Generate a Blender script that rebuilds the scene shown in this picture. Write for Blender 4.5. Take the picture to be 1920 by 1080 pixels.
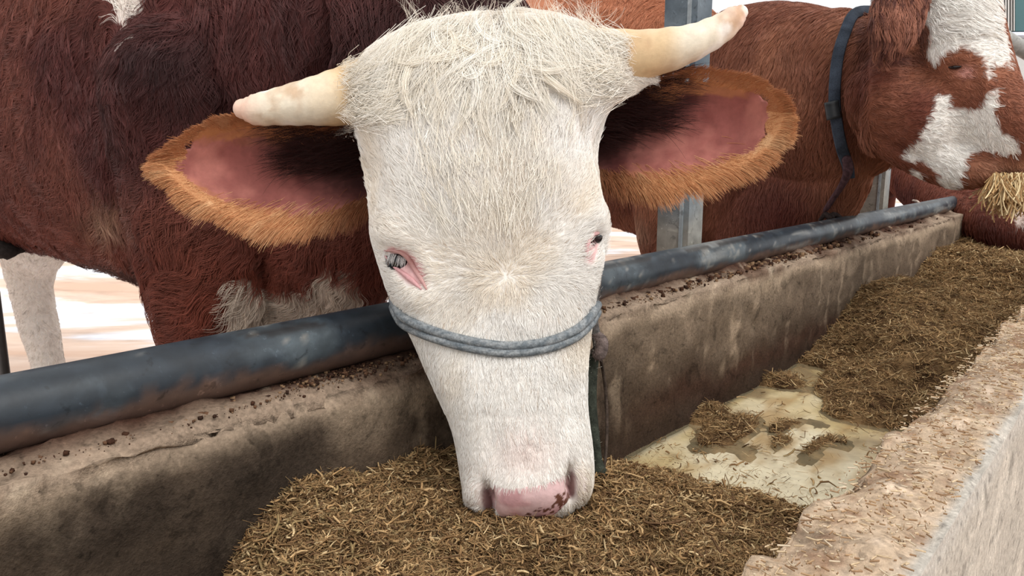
import bpy, math, random
import numpy as np
from mathutils import Vector, kdtree
from mathutils.bvhtree import BVHTree

# ------------------------------------------------------------------ scene, camera, light
sc = bpy.context.scene
for o in list(bpy.data.objects): bpy.data.objects.remove(o)
sc.view_settings.view_transform = 'Standard'
sc.view_settings.look = 'None'
sc.view_settings.gamma = 1
sc.view_settings.use_curve_mapping = False
sc.view_settings.exposure = 0.0
F0 = 1400.0; CAMZ = 0.88
PITCH = math.atan(253 / F0)
cd = bpy.data.cameras.new('camera'); cam = bpy.data.objects.new('camera', cd)
sc.collection.objects.link(cam); sc.camera = cam
cam.location = (0, 0, CAMZ); cam.rotation_euler = (math.pi / 2 - PITCH, 0, 0)
cd.sensor_width = 36; cd.lens = F0 / 1920 * 36; cd.clip_start = 0.02; cd.clip_end = 200
cd.dof.use_dof = True; cd.dof.focus_distance = 0.84; cd.dof.aperture_fstop = 48.0

w = bpy.data.worlds.new('overcast_sky'); sc.world = w; w.use_nodes = True
nt = w.node_tree; nt.nodes.clear()
bg = nt.nodes.new('ShaderNodeBackground'); wo = nt.nodes.new('ShaderNodeOutputWorld')
tc = nt.nodes.new('ShaderNodeTexCoord'); sx = nt.nodes.new('ShaderNodeSeparateXYZ'); rp = nt.nodes.new('ShaderNodeValToRGB')
nt.links.new(tc.outputs['Generated'], sx.inputs[0]); nt.links.new(sx.outputs['Z'], rp.inputs[0])
rp.color_ramp.elements[0].position = 0.0; rp.color_ramp.elements[0].color = (0.92, 0.94, 0.97, 1)
rp.color_ramp.elements[1].position = 0.6; rp.color_ramp.elements[1].color = (1.0, 0.985, 0.96, 1)
nt.links.new(rp.outputs[0], bg.inputs[0]); bg.inputs[1].default_value = 1.12
nt.links.new(bg.outputs[0], wo.inputs[0])
sd = bpy.data.lights.new('sun', 'SUN'); sun = bpy.data.objects.new('sun', sd); sc.collection.objects.link(sun)
sd.energy = 2.0; sd.angle = math.radians(40); sd.color = (1.0, 0.97, 0.93)
sun.rotation_euler = Vector((-0.45, 0.62, -1.0)).to_track_quat('-Z', 'Y').to_euler()

# ------------------------------------------------------------------ helpers
rng = np.random.default_rng(7)
def lin(r, g, b):
    f = lambda v: (v / 255 / 12.92) if v / 255 <= 0.04045 else ((v / 255 + 0.055) / 1.055) ** 2.4
    return np.array([f(r), f(g), f(b)])
CP, SP = math.cos(PITCH), math.sin(PITCH)
CAM = np.array([0, 0, CAMZ]); CR = np.array([1.0, 0, 0]); CU = np.array([0, SP, CP]); CF = np.array([0, CP, -SP])
def P(x, y, d):
    return CAM + (CR * (x - 960) / F0 + CU * (540 - y) / F0 + CF) * d
def proj(v):
    q = np.asarray(v) - CAM; d = np.maximum(q @ CF, 1e-3)
    return 960 + F0 * (q @ CR) / d, 540 - F0 * (q @ CU) / d, d
TH = math.radians(41.4)
TD = np.array([math.sin(TH), math.cos(TH), 0]); ND = np.array([-math.cos(TH), math.sin(TH), 0]); ZD = np.array([0, 0, 1.0])
def W(t, n, z):
    return TD * t + ND * n + ZD * z

_perm = rng.random((64, 64, 64)).astype(np.float32)
def vnoise(p):
    p = np.asarray(p, dtype=np.float64); i = np.floor(p).astype(int); f = p - i; f = f * f * (3 - 2 * f); i &= 63; j = (i + 1) & 63
    def g(a, b, c): return _perm[a, b, c]
    x0, y0, z0 = i.T; x1, y1, z1 = j.T; fx, fy, fz = f.T
    a = g(x0, y0, z0) * (1 - fx) + g(x1, y0, z0) * fx; b = g(x0, y1, z0) * (1 - fx) + g(x1, y1, z0) * fx
    c = g(x0, y0, z1) * (1 - fx) + g(x1, y0, z1) * fx; d = g(x0, y1, z1) * (1 - fx) + g(x1, y1, z1) * fx
    return ((a * (1 - fy) + b * fy) * (1 - fz) + (c * (1 - fy) + d * fy) * fz) * 2 - 1
def fbm(p, o=3):
    s = 0; a = 1.0; p = np.asarray(p, dtype=float)
    for k in range(o): s = s + a * vnoise(p * 2 ** k + 17.3 * k); a *= 0.5
    return s
def sm(a, b, x):
    t = np.clip((x - a) / (b - a), 0, 1); return t * t * (3 - 2 * t)
def inpoly(x, y, poly):
    r = np.zeros(len(x), bool); n = len(poly)
    for i in range(n):
        x0, y0 = poly[i]; x1, y1 = poly[(i + 1) % n]
        if y0 == y1: continue
        c = ((y0 > y) != (y1 > y)) & (x < (x1 - x0) * (y - y0) / (y1 - y0) + x0); r ^= c
    return r
def nrm(v):
    v = np.asarray(v, float); return v / np.maximum(np.linalg.norm(v, axis=-1, keepdims=True), 1e-9)

def link(o, parent=None):
    sc.collection.objects.link(o)
    if parent is not None: o.parent = parent; o.matrix_parent_inverse = parent.matrix_world.inverted()
    return o
def tag(o, label=None, cat=None, group=None, kind=None):
    if label: o['label'] = label
    if cat: o['category'] = cat
    if group: o['group'] = group
    if kind: o['kind'] = kind
    return o
def empty(name, loc):
    o = bpy.data.objects.new(name, None); o.location = tuple(loc); o.empty_display_size = .1; sc.collection.objects.link(o)
    bpy.context.view_layer.update(); return o
def mesh(name, v, f, m=None, parent=None, smooth=True, col=None):
    me = bpy.data.meshes.new(name); me.from_pydata([tuple(a) for a in np.asarray(v, float)], [], [tuple(int(q) for q in a) for a in f]); me.update()
    if smooth: me.polygons.foreach_set('use_smooth', [True] * len(me.polygons))
    if m: me.materials.append(m)
    if col is not None: setcol(me, col)
    return link(bpy.data.objects.new(name, me), parent)
def setcol(me, col):
    a = me.color_attributes.new('Col', 'FLOAT_COLOR', 'POINT')
    c = np.ones((len(me.vertices), 4), np.float32); c[:, :3] = col; a.data.foreach_set('color', c.ravel())
def fastmesh(name, v, quads, m, parent=None, col=None, smooth=True):
    v = np.asarray(v, np.float32); q = np.asarray(quads, np.int32); k = q.shape[1]
    me = bpy.data.meshes.new(name); me.vertices.add(len(v)); me.vertices.foreach_set('co', v.ravel())
    me.loops.add(q.size); me.loops.foreach_set('vertex_index', q.ravel()); me.polygons.add(len(q))
    me.polygons.foreach_set('loop_start', np.arange(0, q.size, k, dtype=np.int32)); me.polygons.foreach_set('loop_total', np.full(len(q), k, np.int32))
    me.update(calc_edges=True); me.validate()
    if smooth: me.polygons.foreach_set('use_smooth', [True] * len(me.polygons))
    me.materials.append(m)
    if col is not None: setcol(me, col)
    return link(bpy.data.objects.new(name, me), parent)
class MB:
    def __init__(s): s.v = []; s.f = []
    def add(s, v, f):
        b = len(s.v); s.v += [tuple(x) for x in v]; s.f += [tuple(i + b for i in q) for q in f]
    def loft(s, rings, cap=True):
        n = len(rings[0]); v = [p for r in rings for p in r]; f = []
        for i in range(len(rings) - 1):
            for j in range(n):
                k = (j + 1) % n; f.append((i * n + j, i * n + k, (i + 1) * n + k, (i + 1) * n + j))
        if cap:
            v.append(np.mean(rings[0], axis=0)); c = len(v) - 1
            f += [(c, (j + 1) % n, j) for j in range(n)]
            v.append(np.mean(rings[-1], axis=0)); c = len(v) - 1; b = (len(rings) - 1) * n
            f += [(c, b + j, b + (j + 1) % n) for j in range(n)]
        s.add(v, f)
    def build(s, name, m, parent=None, smooth=True, col=None): return mesh(name, s.v, s.f, m, parent, smooth, col)
def catmull(pts, k=6):
    p = np.asarray(pts, float); p = np.vstack([2 * p[0] - p[1], p, 2 * p[-1] - p[-2]]); out = []
    for i in range(1, len(p) - 2):
        for j in range(k):
            t = j / k; a, b, c, d = p[i - 1:i + 3]
            out.append(.5 * (2 * b + (c - a) * t + (2 * a - 5 * b + 4 * c - d) * t * t + (3 * b - a - 3 * c + d) * t ** 3))
    out.append(p[-2]); return np.array(out)
def tube_rings(pts, rad, n=24, hint=(0, 0, 1), k=5, round_ends=True):
    """pts: centres; rad: radius or (across, along hint) at each."""
    r = np.array([(q, q) if np.isscalar(q) else q for q in rad], float)
    A = catmull(np.hstack([np.asarray(pts, float), r]), k); c = A[:, :3]; r = np.maximum(A[:, 3:], 1e-4)
    t = nrm(np.gradient(c, axis=0)); hint = np.array(hint, float); th = np.linspace(0, 2 * np.pi, n, endpoint=False); rings = []
    for i in range(len(c)):
        b = hint - t[i] * (hint @ t[i]); b = b / np.linalg.norm(b); a = np.cross(t[i], b)
        rings.append(c[i] + np.outer(np.cos(th) * r[i, 0], a) + np.outer(np.sin(th) * r[i, 1], b))
    if round_ends:
        def capr(i, sg):
            o = []; b = hint - t[i] * (hint @ t[i]); b = b / np.linalg.norm(b); a = np.cross(t[i], b); R = min(r[i])
            for q in (.35, .65, .87, .98):
                e = math.sqrt(1 - q * q)
                o.append(c[i] + sg * t[i] * R * q + np.outer(np.cos(th) * r[i, 0] * e, a) + np.outer(np.sin(th) * r[i, 1] * e, b))
            return o
        rings = capr(0, -1)[::-1] + rings + capr(-1, 1)
    return rings
def box_mb(mb, c, ax, hs, bev=0.0):
    ax = [np.array(a, float) for a in ax]; v = []
    for i in (-1, 1):
        for j in (-1, 1):
            for k in (-1, 1): v.append(np.array(c) + ax[0] * hs[0] * i + ax[1] * hs[1] * j + ax[2] * hs[2] * k)
    mb.add(v, [(0, 1, 3, 2), (4, 6, 7, 5), (0, 4, 5, 1), (2, 3, 7, 6), (0, 2, 6, 4), (1, 5, 7, 3)])

# ------------------------------------------------------------------ materials
def mat(name, rough=.8, spec=.3):
    m = bpy.data.materials.new(name); m.use_nodes = True; t = m.node_tree; b = t.nodes['Principled BSDF']
    b.inputs['Roughness'].default_value = rough; b.inputs['Specular IOR Level'].default_value = spec
    return m, t, b
def node(t, k, **kw):
    n = t.nodes.new(k)
    for a, v in kw.items(): setattr(n, a, v)
    return n
def C4(c): return (float(c[0]), float(c[1]), float(c[2]), 1)
def noise_n(t, scale, detail=5, rough=.6, vec=None, dist=0.0):
    n = node(t, 'ShaderNodeTexNoise'); n.inputs['Scale'].default_value = scale; n.inputs['Detail'].default_value = detail
    n.inputs['Roughness'].default_value = rough; n.inputs['Distortion'].default_value = dist
    if vec is not None: t.links.new(vec, n.inputs['Vector'])
    return n.outputs['Fac']
def ramp_n(t, fac, stops):
    r = node(t, 'ShaderNodeValToRGB'); e = r.color_ramp.elements
    while len(e) < len(stops): e.new(.5)
    for i, (p, c) in enumerate(stops): e[i].position = p; e[i].color = C4(c)
    t.links.new(fac, r.inputs[0]); return r.outputs[0]
def mix_n(t, fac, a, b, mode='MIX'):
    m = node(t, 'ShaderNodeMix', data_type='RGBA', blend_type=mode)
    if isinstance(fac, (int, float)): m.inputs[0].default_value = fac
    else: t.links.new(fac, m.inputs[0])
    for s, i in ((a, 6), (b, 7)):
        if hasattr(s, 'is_linked') or hasattr(s, 'links'): t.links.new(s, m.inputs[i])
        else: m.inputs[i].default_value = C4(s)
    return m.outputs[2]
def bump_n(t, b, h, strength=.4, dist=.01):
    n = node(t, 'ShaderNodeBump'); n.inputs['Strength'].default_value = strength; n.inputs['Distance'].default_value = dist
    t.links.new(h, n.inputs['Height']); t.links.new(n.outputs[0], b.inputs['Normal'])
def objc(t): return node(t, 'ShaderNodeTexCoord').outputs['Object']
def attr_mat(name, rough=.8, spec=.25, nscale=60, namt=.25, bump=.2, sss=0.0, bdist=.003, fine=False, patches=()):
    m, t, b = mat(name, rough, spec); a = node(t, 'ShaderNodeAttribute', attribute_name='Col')
    v = objc(t); n = noise_n(t, nscale, 5, .6, v); g = ramp_n(t, n, [(.3, (1 - namt,) * 3), (.7, (1 + namt * .3,) * 3)])
    base = mix_n(t, 1.0, a.outputs['Color'], g, 'MULTIPLY')
    for sc_, p0, p1, c0, c1, d0 in patches:   # wear with a shape of its own: flakes, stains, specks
        nz = noise_n(t, sc_, 7, .62, v, d0); base = mix_n(t, 1.0, base, ramp_n(t, nz, [(p0, (c0,) * 3), (p1, (c1,) * 3)]), 'MULTIPLY')
    t.links.new(base, b.inputs['Base Color'])
    if fine: n_f = noise_n(t, 420, 3, .7, v); m2 = node(t, 'ShaderNodeMath', operation='ADD'); t.links.new(n, m2.inputs[0]); t.links.new(n_f, m2.inputs[1]); n = m2.outputs[0]
    if bump: bump_n(t, b, n, bump, bdist)
    if sss:
        b.inputs['Subsurface Weight'].default_value = sss; b.inputs['Subsurface Radius'].default_value = (.01, .005, .003); b.inputs['Subsurface Scale'].default_value = 1
    return m
def simple_mat(name, stops, scale=20, rough=.7, spec=.3, bump=.3, bdist=.004, metal=0.0, detail=6):
    m, t, b = mat(name, rough, spec); n = noise_n(t, scale, detail, .65, objc(t))
    t.links.new(ramp_n(t, n, stops), b.inputs['Base Color']); b.inputs['Metallic'].default_value = metal
    if bump: bump_n(t, b, n, bump, bdist)
    return m
M_skin = attr_mat('cow_skin', .75, .2, 90, .18, .25)
M_wet = attr_mat('moist_skin', .42, .4, 250, .15, .5, bdist=.0015)
def hair_mat(name, rough=.55, spec=.25, trans=0.0):
    m, t, b = mat(name, rough, spec); a = node(t, 'ShaderNodeAttribute', attribute_name='Col')
    t.links.new(a.outputs['Color'], b.inputs['Base Color'])
    return m
M_hair = hair_mat('cow_hair')
M_horn = attr_mat('horn_keratin', .5, .35, 120, .12, .35, bdist=.002)
M_feed = attr_mat('silage', .9, .1, 150, .4, .3)
M_conc = attr_mat('dusty_concrete', .95, .1, 190, .36, .55, bdist=.0035, fine=True, patches=((13, .54, .60, 1.0, 1.22, .4), (24, .36, .43, .66, 1.0, .8), (85, .34, .42, .62, 1.0, .3), (160, .60, .66, 1.0, 1.25, 0)))
M_metal = attr_mat('painted_steel', .42, .45, 35, .3, .15, bdist=.002, patches=((28, .56, .66, 1.0, 1.35, .6), (120, .64, .70, 1.0, 1.9, 0), (60, .34, .40, .6, 1.0, .5)))
M_cloth = attr_mat('halter_webbing', .9, .1, 400, .45, .6, bdist=.002)

# ------------------------------------------------------------------ trough, floor, rails (the place)
def swept(name, prof, ts, m, parent, colf, disp, seed, step=.01):
    """prof: closed (n, z) outline, swept along the trough; rough displaced surface."""
    pr = []
    for i in range(len(prof)):
        a = np.array(prof[i], float); b = np.array(prof[(i + 1) % len(prof)], float); L = np.linalg.norm(b - a); k = max(1, int(L / step))
        for j in range(k): pr.append(a + (b - a) * j / k)
    pr = np.array(pr); n = len(pr); c = pr.mean(0)
    T_, J = np.meshgrid(np.arange(len(ts)), np.arange(n), indexing='ij')
    nn = pr[J.ravel(), 0]; zz = pr[J.ravel(), 1]; tt = ts[T_.ravel()]
    v = W(tt[:, None], nn[:, None], zz[:, None]) if False else (np.outer(tt, TD) + np.outer(nn, ND) + np.outer(zz, ZD))
    # outline normal
    d = np.roll(pr, -1, 0) - np.roll(pr, 1, 0); nr = np.stack([d[:, 1], -d[:, 0]], 1); nr = nr / np.maximum(np.linalg.norm(nr, axis=1, keepdims=True), 1e-6)
    area = 0.5 * np.sum(pr[:, 0] * np.roll(pr[:, 1], -1) - np.roll(pr[:, 0], -1) * pr[:, 1])
    if area < 0: nr = -nr
    nrm3 = np.outer(nr[J.ravel(), 0], ND) + np.outer(nr[J.ravel(), 1], ZD)
    v = v + nrm3 * disp(tt, nn, zz, v)[:, None]
    a = (T_[:-1] * n + J[:-1]).ravel(); b = (T_[:-1] * n + (J[:-1] + 1) % n).ravel()
    q = np.stack([a, b, b + n, a + n], 1)
    if area > 0: q = q[:, ::-1]
    return fastmesh(name, v, q, m, parent, colf(tt, nn, zz, v))
ts = np.concatenate([np.arange(-.6, 2.2, .011), np.arange(2.2, 4.2, .022), np.arange(4.2, 12, .12)])
ZC = 0.6175; ZF = 0.34
conc_t = lin(172, 152, 130); conc_g = lin(122, 106, 90); conc_d = lin(84, 70, 58); conc_w = lin(205, 196, 180)
def mixc(a, b, k): k = np.clip(k, 0, 1)[:, None]; return a * (1 - k) + b * k
trough = empty('feed_trough', W(.8, .45, 0))
tag(trough, 'long concrete feed trough with crumbling rims running away to the right', 'trough')
def wall_disp(tt, nn, zz, v):
    d = .004 * fbm(v * 14) + .0022 * fbm(v * 60, 2)
    edge = np.exp(-((nn - .68) / .02) ** 2 - ((zz - ZC) / .02) ** 2)
    d -= edge * (.010 + .016 * np.clip(fbm(np.stack([tt * 9, tt * 0, tt * 0], 1), 5) , -.6, 1.4)) + edge * .006 * fbm(v * 45, 2)
    d += sm(ZC - .005, ZC, zz) * .014 * np.exp(-((nn - .745) / .022) ** 2) * np.clip(.55 + fbm(v * 10 + 4, 4) + .5 * vnoise(v * 90), 0, 2)
    d += np.where(zz < ZC - .05, -.006 * np.clip(fbm(v * 25 + 9, 3) - .55, 0, 1), 0)
    return d
def wall_col(tt, nn, zz, v):
    top = sm(ZC - .03, ZC - .008, zz)
    n1 = fbm(v * 7, 4); n2 = fbm(v * 35, 3)
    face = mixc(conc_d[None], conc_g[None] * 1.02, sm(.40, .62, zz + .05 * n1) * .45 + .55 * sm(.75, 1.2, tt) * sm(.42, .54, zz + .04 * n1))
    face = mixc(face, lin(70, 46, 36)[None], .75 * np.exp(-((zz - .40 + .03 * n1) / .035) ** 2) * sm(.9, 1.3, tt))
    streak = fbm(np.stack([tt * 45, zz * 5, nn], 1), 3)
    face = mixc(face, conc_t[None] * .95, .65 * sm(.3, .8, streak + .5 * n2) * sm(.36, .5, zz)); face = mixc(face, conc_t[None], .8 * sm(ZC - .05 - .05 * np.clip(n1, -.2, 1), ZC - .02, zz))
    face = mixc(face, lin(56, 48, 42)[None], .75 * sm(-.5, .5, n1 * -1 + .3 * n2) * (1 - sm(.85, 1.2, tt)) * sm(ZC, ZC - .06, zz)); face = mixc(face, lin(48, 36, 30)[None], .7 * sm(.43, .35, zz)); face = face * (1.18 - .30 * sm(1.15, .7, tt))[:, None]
    tc_ = mixc(lin(163, 143, 124)[None], lin(104, 80, 66)[None], sm(-.1, .7, n1) * .8)
    tc_ = mixc(tc_, lin(76, 50, 40)[None], .95 * np.exp(-((nn - .742 + .012 * n1) / .03) ** 2))
    tc_ = mixc(tc_, lin(196, 178, 156)[None], sm(.35, .9, n2) * .6)
    return mixc(face, tc_, top) * (1 + .12 * n2[:, None])
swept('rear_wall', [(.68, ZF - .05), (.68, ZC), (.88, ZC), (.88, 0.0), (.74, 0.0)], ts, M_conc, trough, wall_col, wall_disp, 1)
def fw_disp(tt, nn, zz, v):
    d = .005 * fbm(v * 16 + 5) + .0028 * fbm(v * 60 + 5, 2)
    e = np.exp(-((nn - .18) / .02) ** 2 - ((zz - ZC) / .02) ** 2)
    d += e * (-.008 + .011 * fbm(np.stack([tt * 11 + 3, tt * 0, tt * 0], 1), 4))
    e = np.exp(-((nn - .091) / .012) ** 2 - ((zz - ZC) / .012) ** 2)
    return np.where(nn < .096, d * .25, d) - e * .003
def fw_col(tt, nn, zz, v):
    n1 = fbm(v * 9 + 3, 4); n2 = fbm(v * 60, 2)
    c = mixc(lin(204, 180, 154)[None], lin(182, 160, 138)[None], sm(-.3, .6, n1))
    c = mixc(c, lin(140, 104, 80)[None], .7 * sm(.3, .8, n2 + .5 * n1)); c = mixc(c, lin(232, 210, 188)[None], .6 * sm(.25, .8, -n2))
    out = sm(.106, .098, nn + .003 * fbm(v * 30, 3)); c = mixc(c, lin(190, 182, 170)[None] * (1 + .06 * n1[:, None]), out)
    c = mixc(c, lin(206, 202, 198)[None], .3 * np.exp(-((nn - .094) / .006) ** 2) * sm(.59, .61, zz))
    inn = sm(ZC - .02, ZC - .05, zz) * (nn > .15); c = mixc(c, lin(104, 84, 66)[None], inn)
    return c
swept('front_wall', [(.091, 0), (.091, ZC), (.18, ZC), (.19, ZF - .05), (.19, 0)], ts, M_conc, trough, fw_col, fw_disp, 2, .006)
def fl_col(tt, nn, zz, v):
    n1 = fbm(np.stack([tt * 3.2, nn * 9, zz], 1) + 2, 4); n2 = fbm(v * 18, 3)
    c = mixc(lin(238, 230, 206)[None], lin(206, 184, 134)[None], sm(-.4, .6, n1 + .5 * sm(1.25, .95, tt)))
    c = mixc(c, lin(140, 106, 64)[None], .8 * np.exp(-((tt - 1.38) / .16) ** 2 - ((nn - .47) / .12) ** 2) * sm(-.5, .3, n2)); n3 = fbm(np.stack([tt * 7, nn * 30, zz], 1) + 8, 4); c = mixc(c, lin(168, 128, 70)[None], .75 * sm(.0, .7, n3)); return mixc(c, lin(112, 82, 52)[None], .85 * sm(.3, .8, n1 + .5 * n2))
swept('trough_floor', [(.19, ZF - .05), (.19, ZF), (.68, ZF), (.68, ZF - .05)], ts, attr_mat('stained_floor', .5, .4, 60, .2, .2), trough, fl_col, lambda tt, nn, zz, v: .002 * fbm(v * 12), 3, .012)

# feed: height above the trough floor
def feed_h(tt, nn):
    p = np.stack([tt, nn, tt * 0], 1)
    n1 = fbm(p * 7, 3); n2 = fbm(p * 26 + 4, 3)
    edge1 = .985 + .05 * n1 + .05 * (1 - sm(.3, .66, nn))
    a = sm(edge1 + .02, edge1 - .40, tt) ** .8 * .150 + sm(edge1, edge1 - .04, tt) * .010
    a = a + .01 * sm(.5, .68, nn) * sm(1, .7, tt)
    a = a * sm(.16, .46, tt + .15 * (.68 - nn) / .3 + .03 * n1)
    e2 = 1.52 + .38 * sm(.42, .68, nn) + .09 * n1
    b = sm(e2, e2 + .55, tt) * .115 + sm(e2 - .02, e2 + .05, tt) * .013
    b = b - .065 * np.exp(-((tt - 2.85) / .22) ** 2) + .03 * sm(3.0, 3.4, tt) + .045 * np.exp(-((tt - 2.28) / .22) ** 2 - ((nn - .52) / .14) ** 2)
    cl = .035 * np.clip(fbm(p * np.array([6.5, 9, 1]) + 31, 3) - .14, 0, 1) * sm(1.2, 1.4, tt) + .02 * np.exp(-((tt - 1.32) / .10) ** 2 - ((nn - .60) / .035) ** 2)
    cl = np.maximum(cl, .011 * np.exp(-((tt - 1.36) / .13) ** 2 - ((nn - .50) / .09) ** 2) * sm(-.3, .5, fbm(p * np.array([12, 34, 1]) + 5, 3)))
    h = np.maximum(np.maximum(a, b), cl)
    dip = .034 * np.exp(-(((tt - .50) / .15) ** 2 + ((nn - .42) / .11) ** 2))
    return h + (h > .004) * (.014 * n1 + .010 * n2) * sm(0, .03, h) - dip * sm(.03, .1, h), h
def feed_obj(name, t0, t1, step, nstraw, label, seed, slen=(.003, .017)):
    r = np.random.default_rng(seed); tg = np.arange(t0, t1, step); ng = np.arange(.178, .702, step)
    A, B = np.meshgrid(tg, ng, indexing='ij'); H, H0 = feed_h(A.ravel(), B.ravel())
    z = ZF - .006 + np.where(H0 > .003, H + .004, -.004)
    v = np.outer(A.ravel(), TD) + np.outer(B.ravel(), ND) + np.outer(z, ZD); n = len(ng)
    i, j = np.meshgrid(np.arange(len(tg) - 1), np.arange(n - 1), indexing='ij'); a = (i * n + j).ravel()
    q = np.stack([a, a + n, a + n + 1, a + 1], 1); keep = H0[q].max(1) > .003; q = q[keep]
    k = fbm(v * 40, 3); col = mixc(lin(74, 54, 36)[None], lin(140, 112, 78)[None], sm(-.5, .8, k))
    # straw chips lying on the surface, in the same heap
    st = r.uniform(t0, t1, nstraw * 2); sn = r.uniform(.185, .695, nstraw * 2); h, h0 = feed_h(st, sn); ok = (h0 > .006) | (r.random(len(h0)) < .035)
    st, sn, h = st[ok][:nstraw], sn[ok][:nstraw], h[ok][:nstraw]; m = len(st)
    far = np.clip(st / 2.0, 1, 2.2)
    L = r.uniform(*slen, m) * (1 + (r.random(m) < .05) * 1.8) * far ** .5; wd = (.0003 + .0019 * r.random(m) ** 4) * far ** .8
    ang = r.uniform(0, 2 * np.pi, m); tilt = r.normal(0, .42, m); bend = r.normal(0, .55, m)
    dx = np.cos(ang) * np.cos(tilt); dy = np.sin(ang) * np.cos(tilt); dz = np.sin(tilt)
    D = np.outer(dx, TD) + np.outer(dy, ND) + np.outer(dz, ZD); S = nrm(np.cross(D, ZD + r.normal(0, .5, (m, 3)))); U = nrm(np.cross(S, D))
    c0 = np.outer(st, TD) + np.outer(sn, ND) + np.outer(ZF + np.maximum(h + r.uniform(-.002, .008, m), .005), ZD)
    vs = []
    for kx in (-1, -.33, .33, 1):
        p = c0 + D * (L * .5 * kx)[:, None] + S * (L * .5 * bend * (kx * kx - .4))[:, None] * .8
        wk = (wd * (1 - .3 * abs(kx)))[:, None]
        vs += [p - S * wk, p + S * wk, p + U * wk * .8]
    V = np.stack(vs, 1).reshape(-1, 3); base = np.arange(m) * 12; Q = []
    for s in range(3):
        for (x, y) in ((0, 1), (1, 2), (2, 0)):
            Q.append(np.stack([base + 3 * s + x, base + 3 * s + y, base + 3 * s + 3 + y, base + 3 * s + 3 + x], 1))
    Q = np.concatenate(Q) + len(v)
    pal = np.array([lin(178, 144, 102), lin(152, 120, 84), lin(198, 166, 122), lin(112, 86, 62), lin(220, 194, 150), lin(162, 138, 98), lin(134, 104, 72)])
    pc = pal[r.choice(7, m, p=[.24, .2, .16, .14, .06, .1, .1])] * r.uniform(.85, 1.2, (m, 1))
    o = fastmesh(name, np.vstack([v, V]), np.vstack([q, Q]), M_feed, None, np.vstack([col, np.repeat(pc, 12, 0)]), smooth=True)
    return tag(o, label, 'feed', kind='stuff')
feed_obj('silage_heap', .05, 1.2, .007, 115000, 'chopped brown silage heaped under the muzzle of the white-faced cow', 3)
feed_obj('silage_heap', 1.2, 5.5, .009, 110000, 'chopped silage piled along the far end of the trough beyond the yellow puddle', 4, (.005, .026))
# the puddle on the trough floor
mw, t, b = mat('milky_puddle', .05, .5); b.inputs['Base Color'].default_value = C4(lin(226, 212, 170)); b.inputs['Alpha'].default_value = .18
nn_ = noise_n(t, 9, 3, .5, objc(t)); bump_n(t, b, nn_, .25, .01)
tg = np.linspace(.9, 2.0, 40); ng = np.linspace(.19, .685, 16); A, B = np.meshgrid(tg, ng, indexing='ij')
pv = np.outer(A.ravel(), TD) + np.outer(B.ravel(), ND) + np.outer(np.full(A.size, ZF + .0045), ZD)
i, j = np.meshgrid(np.arange(39), np.arange(15), indexing='ij'); a = (i * 16 + j).ravel()
tag(fastmesh('puddle', pv, np.stack([a, a + 16, a + 17, a + 1], 1), mw), 'shallow yellowish puddle on the trough floor between the two silage heaps', 'puddle', kind='stuff')

# the rail along the trough
def rail_pipe(name, p0, p1, r, m, colf, parent=None, n=40, seg=1100, wob=0):
    p0 = np.array(p0); p1 = np.array(p1); d = nrm(p1 - p0); a = nrm(np.cross(d, ZD)); b = np.cross(a, d); th = np.linspace(0, 2 * np.pi, n, endpoint=False)
    s = np.linspace(0, 1, seg) ** 1.5; mb = MB(); rings = []
    for q in s:
        c = p0 + (p1 - p0) * q; rings.append(c + np.outer(np.cos(th) * r, a) + np.outer(np.sin(th) * r, b))
    mb.loft(rings); v = np.array(mb.v); return mb.build(name, m, parent, col=colf(v))
def pipe_col(v):
    z = v[:, 2]; t = v @ TD; n1 = fbm(v * 12, 4); n2 = fbm(v * 70, 3); n3 = fbm(np.stack([t * 4, z * 60, z * 0], 1), 3)
    c = mixc(lin(40, 48, 56)[None], lin(84, 94, 100)[None], sm(-.4, .9, n1 + .5 * n3)) * (1 + .25 * n2[:, None]); c = mixc(c, lin(150, 146, 138)[None], .6 * sm(.55, 1.0, n2 + .4 * n1))
    c = mixc(c, lin(112, 88, 76)[None], .85 * sm(.648, .63, z + .010 * n1 + .006 * n2))
    c = mixc(c, lin(150, 150, 146)[None], .5 * sm(.4, .9, n3) * sm(.9, 1.6, t)); return mixc(c, lin(36, 30, 28)[None], .8 * np.exp(-((z - .681) / .004) ** 2) * (n1 > 0))
rail = rail_pipe('guard_rail', W(-.7, .76, .6515), W(12, .76, .6515), .0345, M_metal, pipe_col)
tag(rail, 'thick dark steel pipe lying on the rear wall of the trough', 'rail')
# crumbled dirt along the pipe
def dirt(name, n, seed, label):
    r = np.random.default_rng(seed); tt = np.abs(r.normal(.4, .9, n)) + r.uniform(-.2, .6, n); nn = np.clip(.732 + r.normal(0, .018, n), .688, .752)
    V = []; Q = []; Cc = []
    s = (.0007 + .0032 * r.random(n) ** 6) * np.clip(tt, .7, 2)
    c = np.outer(tt, TD) + np.outer(nn, ND) + np.outer(ZC + s * .3, ZD)
    for i_ in range(8):
        sg = np.array([(i_ & 1) * 2 - 1, (i_ >> 1 & 1) * 2 - 1, (i_ >> 2 & 1) * 2 - 1], float)
        V.append(c + (sg * r.uniform(.5, 1.1, (n, 3))) * s[:, None])
    V = np.stack(V, 1).reshape(-1, 3); b_ = np.arange(n) * 8
    for q in ((0, 1, 3, 2), (4, 6, 7, 5), (0, 4, 5, 1), (2, 3, 7, 6), (0, 2, 6, 4), (1, 5, 7, 3)): Q.append(np.stack([b_ + k for k in q], 1))
    pal = np.array([lin(74, 50, 38), lin(104, 76, 58), lin(140, 112, 86), lin(60, 42, 34)]); Cc = np.repeat(pal[r.integers(0, 4, n)], 8, 0)
    tag(fastmesh(name, V, np.concatenate(Q), M_feed, None, Cc), label, 'dirt', kind='stuff')
dirt('loose_dirt', 6000, 5, 'brown crumbs of dirt packed against the foot of the pipe')
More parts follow.
